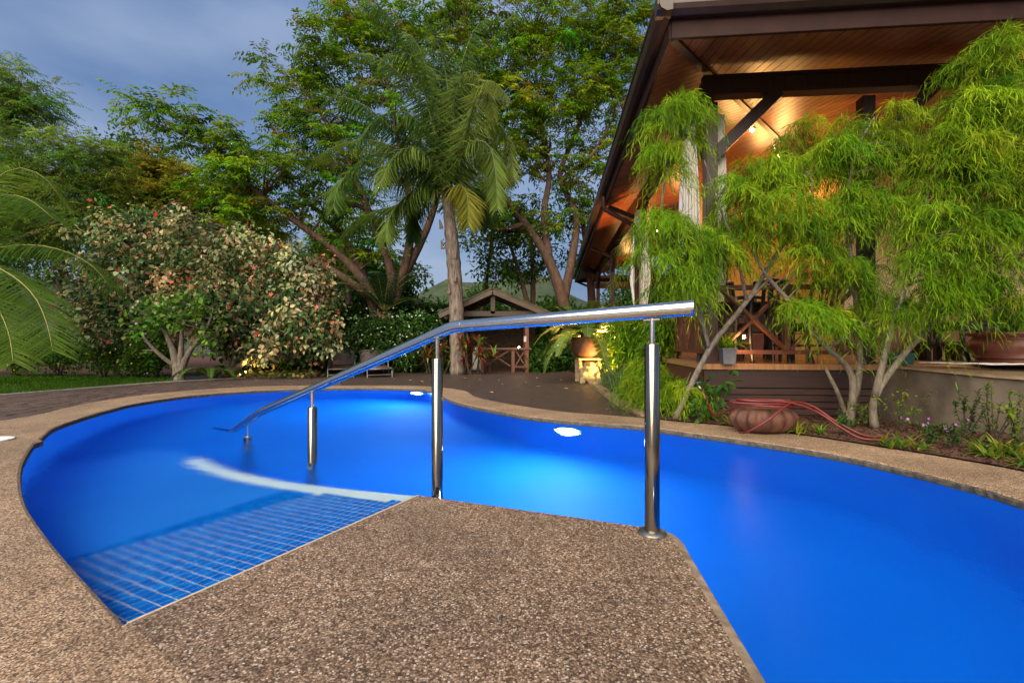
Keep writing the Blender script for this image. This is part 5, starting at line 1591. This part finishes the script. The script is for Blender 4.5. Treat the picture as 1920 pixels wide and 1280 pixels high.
def hedge(name, label, x0, x1, y0, y1, z1, n, cols):
    t = thing(name, label, 'hedge', ((x0+x1)/2, (y0+y1)/2, -.05))
    MB().box((x0+.12, y0+.12, -.05), (x1-.12, y1-.12, z1-.14)).build('core', M['bark_dark'], t)
    m = n
    q = np.stack([x0 + (x1-x0)*rng.random(m), y0 + (y1-y0)*rng.random(m), z1*rng.random(m)], -1)
    f = rng.integers(0, 3, m)
    q[f == 0, 2] = z1; q[f == 1, 1] = y0; q[f == 2, 1] = y0
    q += rng.normal(0, .05, q.shape)
    ax = rand_dir(m); nr = unit(rng.normal(0, .6, (m, 3)) + np.array([0, -.6, .8]))
    leaves_obj('foliage', 'leaf', t, q, ax, nr, .10, .05, pick(cols, m)*(.6+.8*rng.random((m, 1))))
hedge('clipped_hedge', 'dark clipped hedge behind the white flowering shrub', P(600, 600, 14.2).x, P(850, 600, 14.2).x, 14.1, 15.0, P(0, 578, 14.2).z, 26000, [(.02, .05, .008), (.035, .075, .012), (.012, .03, .006)])
hedge('dark_hedge', 'tall dark hedge wall behind the barbecue hut', P(850, 600, 16).x, P(1130, 600, 16).x, 15.9, 16.8, P(0, 590, 16).z, 22000, [(.02, .05, .008), (.035, .075, .012), (.012, .03, .006)])
# low flower border by the lawn
gcol = [(.045, .11, .012), (.07, .15, .015), (.03, .075, .012)]
border = [(-60, 11.6, 70, 60), (30, 11.3, 60, 45), (110, 11.2, 55, 42), (190, 11.0, 50, 40), (250, 10.9, 45, 38), (290, 10.8, 30, 45)]
bl = ['at the foot of the coconut palm', 'beside the coconut palm fronds', 'midway along the lawn border', 'under the left side of the hibiscus', 'next to the stem of the small orchid tree', 'with glossy leaves right before the orchid tree']
for i, ((px, d, rx, ry), nm) in enumerate(zip(border, bl)):
    p = P(px, 690, d); p.z = -.02
    py = CY + F*(H - ry/F*d*.9)/d
    shrub('border_shrub', 'low green border shrub with yellow flowers ' + nm if i < 4 else 'low green border shrub ' + nm, p, [lobe_px(px-rx*.3, 705-ry, d, rx*.7, ry*.8, .5), lobe_px(px+rx*.4, 700-ry*.8, d-.1, rx*.6, ry*.7, .5), lobe_px(px, 680-ry*.9, d+.3, rx*.7, ry*.7, .5)], 130, gcol, k=18, spread=.19, ll=.085, lw=.045,
          flowers=(26, .06, [(.75, .55, .02), (.7, .42, .02)]) if i < 4 else None, group='low border shrubs along the lawn')
p = P(300, 700, 10.6); p.z = -.02
shrub('white_shrub', 'pale flowering bush glimpsed under the hibiscus beside the orchid tree', P(270, 700, 10.9), [lobe_px(255, 655, 10.9, 40, 25, .4), lobe_px(290, 670, 10.8, 35, 25, .4)], 90, MIDG, k=14, spread=.18, ll=.09, lw=.05, flowers=(70, .04, [(.7, .72, .7)]))
# dense understorey behind loungers and hut
for i, (px, py, d, rx, ry, nm) in enumerate([(600, 660, 12.6, 60, 45, 'left of the loungers under the hibiscus'), (560, 675, 12.2, 40, 28, 'deep under the hibiscus boughs'), (480, 670, 12.4, 70, 35, 'behind the hibiscus stems'), (810, 670, 13.0, 40, 35, 'right of the loungers'), (1040, 660, 13.6, 45, 40, 'right of the hut posts'), (1160, 640, 12.0, 45, 60, 'behind the cycad beside the pavilion'), (1010, 680, 13.2, 22, 20, 'low beside the hut post')]):
    p = P(px, 700, d); p.z = -.03
    shrub('understorey_shrub', 'dark green understorey shrub ' + nm, p, [lobe_px(px, py, d, rx, ry, .6), lobe_px(px+rx*.3, py+ry*.4, d, rx*.7, ry*.6, .5)], 110, DRK + MIDG[:1], k=20, spread=.24, ll=.12, lw=.06, group='dark shrubs under the trees')

# fern under the hibiscus
p = P(395, 706, 10.2); p.z = -.01
fn = thing('fern', 'green fern with long fronds beside the orchid tree stem', 'fern', p)
for k in range(9):
    a = k*.7 + .3
    frond(fn, 'frond', p + Vector((0, 0, .05)), (math.cos(a), math.sin(a)*.8, 1.0), .85, 2.0, 34, .11, .028, (.06, .13, .02), hang=.15, rr=.006)
# fallen lit leaves ground cover
n = 420
gp_ = np.stack([rng.uniform(-6.9, -4.6, n), rng.uniform(10.4, 11.6, n), rng.uniform(.0, .12, n)], -1)
tgc = thing('ground_ivy', 'low trailing ground cover lit orange below the hibiscus', 'ground cover', (-5.8, 11.0, -.02))
leaves_obj('foliage', 'leaf', tgc, gp_, rand_dir(n)*np.array([1, 1, .3]), unit(rng.normal(0, .4, (n, 3)) + np.array([0, -.4, 1])), .11, .08, pick([(.10, .15, .03), (.2, .18, .06), (.3, .22, .08)], n), SH_LEAF)

# ---- red cordylines
lbs = ['directly behind the second rail post', 'beside the rail elbow left of the hut counter', 'near the pale grill cabinet', 'at the front edge of the patio bed', 'left in the patio bed by the loungers', 'tall, before the hut roof post']
for i, (px, py, d) in enumerate([(835, 702, 12.0), (868, 703, 11.9), (900, 702, 12.0), (882, 704, 11.7), (800, 700, 12.1), (915, 700, 12.4)]):
    p = P(px, py, d); p.z = -.01
    t = thing('cordyline', 'red and green leaved cordyline plant ' + lbs[i], 'cordyline', p, 'cordylines in the patio bed')
    mb = MB(); hs_ = []
    for k in range(4):
        e = p + Vector((random.uniform(-.25, .25), random.uniform(-.2, .2), random.uniform(.35, .95)))
        mb.tube([p + Vector((random.uniform(-.1, .1), 0, 0)), e], [.018, .012], 5); hs_.append(e)
    mb.build('stem', M['bark_dark'], t)
    for e in hs_:
        blades('rosette', t, 15, e, .015, .36, .055, [(.22, .012, .02), (.34, .03, .03), (.09, .03, .02), (.10, .18, .02), (.22, .25, .04)], arch=1.6, el=(-.1, 1.3), mat='leaf_gloss')

# ---- cycad in the bowl
cyc = thing('cycad', 'big cycad with stiff feather leaves in the terracotta bowl', 'cycad', bw + Vector((0, 0, .42)))
ctop = bw + Vector((0, 0, .43))
MB().ell(ctop + Vector((0, 0, .03)), (.12, .12, .12)).build('crown_core', M['bark_red'], cyc, smooth=True)
for k in range(26):
    a = k*2.39996; ring_ = k/26
    e = 1.7 - 2.0*ring_
    L = 1.05 + .35*ring_
    frond(cyc, 'frond', ctop + Vector((0, 0, .05)), (math.cos(a), math.sin(a), e*.9 + .25), L*.95, .9 + 1.2*ring_, 34, .24, .036, [(.07, .13, .02), (.05, .10, .018), (.1, .16, .02)][k % 3], hang=.05, vee=.35, rr=.012, base_gap=.1, tip_ll=.25, mat='leaf_gloss')
# shrubs lit yellow beside the stand
p = Vector((2.05, 9.5, 0))
shrub('golden_shrub', 'leafy shrub lit yellow beside the carved stone stand', p, [((2.1, 9.5, .35), (.28, .3, .35)), ((2.25, 9.3, .7), (.22, .25, .3))], 90, YEL[:2] + GRN[:1], k=14, spread=.16, ll=.12, lw=.04)
p = Vector((2.15, 7.9, 0))
shrub('bamboo_shrub', 'tall fine leaved shrub climbing beside the side railing', p, [((2.1, 7.8, .9), (.3, .4, .5)), ((2.2, 7.2, .6), (.3, .4, .45)), ((2.25, 6.8, 1.0), (.22, .3, .4)), ((2.05, 8.3, 1.2), (.25, .3, .4))], 210, WEEP[:3], k=18, spread=.2, ll=.13, lw=.022, shape=SH_STRIP, droop=.9)
# strap leaved clumps along the kerb
lbs = ['by the foot of the carved stone stand', 'midway along the kerb', 'close to the corner of the coping', 'behind the kerb clumps under the bamboo shrub', 'between stone stand and railing']
for i, (x, y) in enumerate([(1.82, 8.5), (1.72, 7.3), (1.75, 6.4), (2.1, 7.1), (2.05, 8.1)]):
    t = thing('spider_grass', 'striped strap leaved grass clump ' + lbs[i], 'grass clump', (x, y, .01), 'strap leaved clumps along the kerb')
    blades('leaves', t, 120, (x, y, .01), .07, .62, .017, [(.17, .24, .10), (.09, .16, .045), (.30, .36, .19), (.12, .2, .05)], arch=2.3, el=(.5, 1.45))

# ---- weeping fine leaved trees on the right
def weeping(name, label, base, limbs, lobes, ncl, bark='bark_grey', strands=21, per=13, L=.34, ll=.085, lw=.0054):
    t = thing(name, label, 'tree', base, 'weeping fine leaved trees before the pavilion')
    cl, out, ids = in_lobes([(c_, tuple(x*.8 for x in r_), w_) for c_, r_, w_ in [(l + (1.0,))[:3] for l in lobes]], ncl, .6)
    wood(t, limbs, cl, bark, .006, minfrac=.45)
    n = ncl
    az = rng.random((n, strands))*2*PI; el = rng.uniform(.0, 1.0, (n, strands))
    d = np.stack([np.cos(az)*np.cos(el), np.sin(az)*np.cos(el), np.sin(el)], -1) + .4*out[:, None, :] + np.array([.18, 0, .05])
    d = unit(d); Ls = L*(.55+.8*rng.random((n, strands)))
    tt = np.linspace(.12, 1, per)
    pos = cl[:, None, None, :] + d[:, :, None, :]*(Ls[:, :, None, None]*tt[None, None, :, None]*.8)
    pos[..., 2] -= (Ls[:, :, None]*(tt[None, None, :]**2))*.95
    tan = d[:, :, None, :]*.8 + np.array([0, 0, -1.0])*(1.9*tt)[None, None, :, None]
    tan = unit(tan)
    idx = np.repeat(np.arange(n), strands*per)
    N = n*strands*per
    ax = unit(tan.reshape(-1, 3)*.8 + rng.normal(0, .42, (N, 3)) + np.array([.08, 0, -.35]))
    nr = unit(rng.normal(0, .6, (N, 3)) + np.array([0, -.7, .6]))
    # strand colour: fresh yellow green outside
    c = pick(WEEP, n, [3, 2.6, 3, 1.4])[idx]*.6 + pick(WEEP, n*strands)[np.repeat(np.arange(n*strands), per)]*.4
    c = vary(c, idx, n, .22, .06)
    leaves_obj('crown', 'leaf_soft', t, pos.reshape(-1, 3) + rng.normal(0, .008, (N, 3)), ax, nr, ll*(.6+.7*rng.random(N)), lw*(.7+.6*rng.random(N)), c, SH_STRIP)
    return t
b = Vector((1.76, 4.93, 0))
lim = [([b, P(1330, 655, 4.85), P(1400, 565, 4.75), P(1455, 478, 4.7), P(1500, 400, 4.6), P(1480, 330, 4.6)], [.036, .030, .026, .022, .014, .008]),
       ([P(1400, 565, 4.75), P(1430, 535, 4.7), P(1465, 505, 4.65)], [.02, .014, .012]),
       ([P(1330, 655, 4.85), P(1305, 560, 4.7), P(1270, 470, 4.6), P(1240, 380, 4.5), P(1270, 250, 4.4)], [.022, .018, .014, .011, .006]),
       ([P(1400, 565, 4.75), P(1380, 470, 4.6), P(1350, 390, 4.5), P(1320, 300, 4.4)], [.018, .014, .01, .006])]
lob = [lobe_px(1262, 225, 4.4, 70, 55, .25), lobe_px(1245, 290, 4.4, 55, 40, .22), lobe_px(1240, 420, 4.5, 55, 45, .25), lobe_px(1215, 480, 4.5, 50, 40, .25), lobe_px(1310, 470, 4.5, 75, 60, .3), lobe_px(1270, 530, 4.5, 75, 35, .28), lobe_px(1400, 350, 4.5, 60, 60, .3), lobe_px(1380, 420, 4.5, 50, 45, .3), lobe_px(1450, 310, 4.6, 60, 60, .3), lobe_px(1500, 250, 4.7, 45, 30, .25, .6), lobe_px(1325, 195, 4.5, 25, 30, .15, .6)]
weeping('weeping_tree', 'leaning weeping tree with fine drooping leaves at the deck corner', b, lim, lob, 132)
b = Vector((3.42, 4.62, 0))
lim = [([b, P(1600, 735, 4.6), P(1590, 690, 4.6), P(1540, 640, 4.55), P(1490, 575, 4.55), P(1440, 520, 4.6), P(1410, 470, 4.6)], [.044, .036, .030, .025, .021, .017, .012]),
       ([P(1603, 745, 4.6), P(1612, 680, 4.6), P(1605, 560, 4.5), P(1590, 430, 4.4), P(1600, 300, 4.3), P(1640, 220, 4.3)], [.035, .03, .025, .02, .014, .007]),
       ([b, P(1572, 740, 4.5), P(1555, 705, 4.45), P(1548, 690, 4.45)], [.026, .02, .016, .014]),
       ([P(1605, 560, 4.5), P(1540, 440, 4.4), P(1520, 330, 4.4)], [.018, .012, .006])]
lob = [lobe_px(1490, 300, 4.5, 60, 50, .3), lobe_px(1570, 290, 4.4, 70, 65, .35), lobe_px(1640, 240, 4.3, 70, 65, .35), lobe_px(1560, 400, 4.4, 80, 65, .35), lobe_px(1650, 370, 4.3, 80, 70, .35), lobe_px(1520, 480, 4.4, 60, 50, .3), lobe_px(1600, 510, 4.35, 80, 55, .3), lobe_px(1510, 575, 4.4, 55, 30, .2, .8), lobe_px(1580, 600, 4.4, 60, 35, .22), lobe_px(1700, 300, 4.3, 60, 60, .3), lobe_px(1470, 400, 4.4, 60, 50, .3), lobe_px(1680, 580, 4.3, 60, 40, .25), lobe_px(1440, 600, 4.5, 30, 20, .15, .5), lobe_px(1548, 690, 4.42, 12, 8, .05, .35)]
weeping('weeping_tree', 'multi stemmed weeping tree with fine drooping leaves beside the concrete wall', b, lim, lob, 150)
b = Vector((3.52, 4.42, 0))
lim = [([b, P(1640, 745, 4.35), P(1690, 670, 4.3), P(1760, 590, 4.2), P(1800, 500, 4.1), P(1830, 380, 4.0), P(1840, 200, 4.0)], [.04, .032, .027, .022, .018, .013, .006]),
       ([P(1640, 745, 4.35), P(1665, 640, 4.3), P(1690, 560, 4.2), P(1720, 450, 4.1), P(1750, 320, 4.0)], [.035, .028, .022, .016, .007]),
       ([P(1800, 500, 4.1), P(1880, 420, 3.9), P(1930, 300, 3.9)], [.02, .014, .007])]
lob = [lobe_px(1860, 110, 4.0, 60, 70, .35), lobe_px(1810, 200, 4.0, 80, 70, .4), lobe_px(1900, 220, 3.9, 60, 90, .4), lobe_px(1770, 300, 4.0, 80, 70, .4), lobe_px(1860, 330, 3.95, 90, 80, .4), lobe_px(1790, 420, 4.0, 90, 70, .4), lobe_px(1880, 450, 3.9, 60, 70, .35), lobe_px(1720, 480, 4.1, 60, 60, .3), lobe_px(1790, 530, 4.0, 80, 40, .3), lobe_px(1870, 560, 3.9, 60, 35, .25), lobe_px(1740, 590, 4.1, 40, 25, .2), lobe_px(1960, 350, 3.8, 50, 160, .4)]
weeping('weeping_tree', 'tall weeping tree with dense fine leaves in front of the terrace', b, lim, lob, 215)
# low feathery shrub at the foot of the leaning stem
b = Vector((1.82, 5.25, 0))
lim = [([b, b + Vector((-.1, .1, .3)), b + Vector((-.2, .2, .6))], [.02, .012, .005]), ([b, b + Vector((.1, -.1, .25)), b + Vector((.2, -.1, .5))], [.02, .012, .005])]
weeping('feathery_shrub', 'low feathery shrub spilling over behind the near rail post', b, lim, [((1.75, 5.3, .35), (.3, .3, .2)), ((1.95, 5.0, .3), (.22, .2, .2)), ((1.6, 5.6, .45), (.25, .3, .22))], 60, L=.3)['category'] = 'shrub'

# ---- vine with oval leaves at the tap, small plants of the soil bed
def sprig(name, label, base, h, n, ll, lw, cols, spread=.12, shape=SH_LEAF, group=None, cat='plant', flowers=None, stems=4, lean=(0, 0)):
    t = thing(name, label, cat, base, group)
    base = Vector(base); mb = MB(); tips = []
    for k in range(stems):
        e = base + Vector((random.gauss(lean[0], spread), random.gauss(lean[1], spread*.6), h*random.uniform(.6, 1.05)))
        mid = base.lerp(e, .5) + Vector((random.gauss(0, .02), 0, h*.08))
        c = catmull([tuple(base), tuple(mid), tuple(e)], 5); mb.tube(c, list(np.linspace(.006, .002, len(c))), 4); tips.append(c)
    mb.build('stem', M['bark_dark'], t)
    pos = []
    for k in range(n):
        c = tips[k % stems]; q = c[int((.25+.75*random.random())*(len(c)-1))]; pos.append(tuple(q))
    pos = np.array(pos); ax = unit(rand_dir(n) + np.array([0, -.2, .1])); nr = unit(rng.normal(0, .4, (n, 3)) + np.array([0, -.5, .8]))
    leaves_obj('foliage', 'leaf', t, pos, ax, nr, ll*(.6+.7*rng.random(n)), lw, pick(cols, n)*(.75+.5*rng.random((n, 1))), shape)
    if flowers:
        m, sz, fc = flowers
        q = np.array([tuple(random.choice(tips)[-1]) for _ in range(m)]) + rng.normal(0, spread*.5, (m, 3))*np.array([1, 1, .3])
        leaves_obj('blossoms', 'petal', t, q, rand_dir(m), unit(rng.normal(0, .3, (m, 3)) + np.array([0, -.7, .7])), sz, sz, pick(fc, m), SH_FLOWER)
    return t
sprig('vine', 'young vine with oval dark leaves climbing at the deck corner by the tap', (2.16, 4.82, .01), .62, 46, .105, .055, [(.035, .10, .018), (.05, .13, .02)], .13, stems=6)
sprig('vine', 'leafy seedling in front of the tap below the deck corner', (1.93, 4.7, .01), .3, 26, .08, .05, [(.05, .13, .02), (.08, .17, .02)], .1)
def rosette(label, base, n, L, w_, cols, group):
    t = thing('bed_plant', label, 'plant', base, group)
    blades('leaves', t, n, base, .02, L, w_, cols, arch=1.6, el=(.3, 1.3))
GA = 'strappy seedlings along the coping'
GL = [(.10, .20, .02), (.15, .26, .03), (.30, .26, .03), (.08, .16, .02)]
def bedp(px, py): x, y = G(px, py, .012); return (x, y, .012)
rl = ['left of the ribbed clay pot', 'in front of the clay pot', 'right of the clay pot', 'at the end of the red hose', 'between hose and tree stems', 'near the purple flowers', 'left of the purple flowers', 'right of the purple flowers']
for i, (px, py, n, L) in enumerate([(1372, 795, 24, .17), (1480, 808, 18, .13), (1498, 812, 22, .15), (1540, 812, 20, .13), (1690, 838, 22, .15), (1722, 842, 20, .13), (1660, 832, 16, .14), (1668, 838, 14, .12)]):
    rosette('small strappy green seedling ' + rl[i], bedp(px, py), n, L, .018, GL, GA)
for i in range(9):
    px = 1842 + i*15 + random.uniform(-6, 6); py = 852 + i*3.0 + random.uniform(-12, 8)
    rosette('strappy yellow green plant in the thick clump beside the coping', bedp(px, py), 28, .15, .02, GL, 'thick clump of strappy plants')
sprig('bed_shrub', 'thin airy shrub with small yellowish leaves before the concrete wall', bedp(1690, 808), .42, 150, .035, .018, [(.13, .19, .02), (.2, .23, .02), (.07, .13, .02)], .14, stems=9)
sprig('bed_shrub', 'small dark round leaved shrub at the foot of the multi stemmed tree', bedp(1585, 815), .22, 110, .035, .022, [(.035, .1, .014), (.06, .14, .02)], .07, stems=8)
sprig('bed_shrub', 'low shrub dotted with purple flowers in the soil bed', bedp(1745, 832), .2, 170, .04, .014, [(.04, .1, .014), (.06, .13, .02)], .11, stems=10, flowers=(9, .032, [(.42, .12, .5), (.5, .2, .55)]))
sprig('bed_shrub', 'low dark shrub with purple flowers near the airy upright shrub', bedp(1790, 838), .2, 160, .04, .014, [(.03, .08, .014), (.05, .11, .02)], .1, stems=10, flowers=(6, .03, [(.42, .12, .5)]))
sprig('bed_shrub', 'upright dark leaved shrub against the concrete wall', bedp(1812, 822), .42, 170, .04, .014, [(.02, .06, .012), (.035, .09, .016)], .06, stems=7, lean=(.02, 0))
sprig('bed_shrub', 'tall airy shrub with sparse leaves where the concrete wall is stained', bedp(1862, 832), .5, 150, .035, .02, [(.10, .16, .02), (.16, .2, .02), (.06, .11, .02)], .15, stems=9)
sprig('bed_shrub', 'wide airy shrub with bright leaves at the end of the soil bed', bedp(1905, 838), .45, 170, .04, .022, [(.13, .2, .02), (.2, .25, .02), (.06, .11, .02)], .15, stems=9)
sprig('bed_shrub', 'thin weed with tiny white flowers in front of the clay pot', bedp(1448, 806), .2, 60, .022, .01, [(.08, .14, .03), (.16, .17, .03)], .05, stems=7, flowers=(10, .012, [(.6, .6, .55)]))
sprig('bed_shrub', 'small leafy weed at the foot of the leaning stem', bedp(1312, 790), .16, 50, .05, .02, [(.05, .12, .02)], .06)
sprig('bed_shrub', 'bushy weed around the base of the multi stemmed tree', bedp(1630, 800), .26, 130, .04, .022, [(.1, .18, .02), (.14, .2, .02)], .14, stems=9)
# grass in the green planter
t = thing('planter_grass', 'dry grass tuft growing in the green planter box', 'plant', gp + Vector((0, 0, .115)))
blades('leaves', t, 60, gp + Vector((0, 0, .115)), .05, .22, .006, [(.3, .22, .14), (.18, .2, .06), (.36, .28, .18)], arch=1.4)
t = thing('planter_shrub', 'feathery green plant growing in the grey square planter', 'plant', gq + Vector((0, 0, .17)))
blades('leaves', t, 90, gq + Vector((0, 0, .17)), .03, .26, .012, WEEP, arch=2.6)
t = thing('urn_plant', 'round leaved green plant growing in the terracotta urn', 'plant', up_ + Vector((0, 0, .31)))
cl = np.array(up_ + Vector((-.02, 0, .44)))[None] + rng.normal(0, .12, (14, 3))
pos, ax, nr, ln, wd, idx = broad(cl, k=9, spread=.14, ll=.10, lw=.09)
leaves_obj('foliage', 'leaf', t, pos, ax, nr, ln, wd, pick([(.05, .13, .015), (.08, .18, .02)], len(pos)), SH_LEAF)

# ---- lawn blades
pts = []
while len(pts) < 26000:
    q = np.stack([rng.uniform(-12.5, -5.5, 20000), rng.uniform(6.6, 11.8, 20000)], -1)
    pts += [tuple(a) for a in q if inside(a, lawn_loop)]
pts = np.array(pts[:26000]); N = len(pts)
pos = np.concatenate([pts, np.full((N, 1), -.03)], 1)
o = leaves_obj('grass', 'leaf', None, pos, unit(rng.normal(0, .35, (N, 3)) + np.array([0, 0, 1.0])), rand_dir(N)*np.array([1, 1, .1]), .055*(.6+.8*rng.random(N)), .012, pick([(.06, .15, .01), (.09, .2, .012), (.04, .11, .01)], N), SH_DIAMOND, 'stuff')
o['label'] = 'short green lawn grass beside the paved ring'

# ---- fallen leaves on the patio
lf = bpy.data.meshes.new('fallen_leaf')
lf.from_pydata([(0, -.045, .004), (.022, -.01, .010), (.016, .02, .012), (0, .045, .006), (-.016, .02, .014), (-.022, -.01, .012), (0, 0, .003)], [], [(0, 1, 6), (1, 2, 6), (2, 3, 6), (3, 4, 6), (4, 5, 6), (5, 0, 6)])
M['dead'] = m_wood('dead', (.3, .17, .08), (.5, .36, .2), .7)
lf.materials.append(M['dead'])
fl_px = [(880, 723), (920, 735), (940, 720), (985, 716), (1010, 724), (1060, 728), (1030, 742), (935, 712), (970, 712), (1005, 708), (1050, 712), (900, 711), (790, 715), (770, 712), (740, 710), (1085, 733), (1140, 766), (1035, 700), (560, 712), (515, 712), (480, 713), (870, 709), (820, 708), (1080, 722), (995, 748)]
for px, py in fl_px:
    o = bpy.data.objects.new('fallen_leaf', lf); C.objects.link(o)
    x, y = G(px, py); o.location = (x, y, -.01); o.rotation_euler = (0, 0, random.uniform(0, 6)); s_ = random.uniform(.8, 1.5); o.scale = (s_,)*3
    tag(o, 'dry brown fallen leaf lying on the dark patio', 'leaf', 'fallen leaves on the patio')

# ---- mulch and clods on the soil bed
bedpoly = [p for p in o_far if p[0] > 1.42 and p[1] > 0.75] + [(4.6, 1.5), (4.6, 4.0), (3.9, 4.95), (2.0, 5.2), (1.9, 5.0)]
q = np.stack([rng.uniform(1.4, 4.6, 9000), rng.uniform(1.8, 5.2, 9000)], -1)
q = np.array([a for a in q if inside(a, bedpoly)])[:5200]; N = len(q)
pos = np.concatenate([q, .013 + .012*rng.random((N, 1))], 1)
leaves_obj('mulch', 'leaf_soft', None, pos, rand_dir(N)*np.array([1, 1, .35]), unit(rng.normal(0, .5, (N, 3)) + np.array([0, 0, 1])), .03*(.4+1.0*rng.random(N)), .014*(.5+rng.random(N)), pick([(.07, .03, .018), (.035, .016, .01), (.12, .06, .03), (.2, .12, .07)], N, [4, 4, 2, .6]), SH_LEAF, 'stuff')['label'] = 'brown mulch and leaf litter on the soil bed'
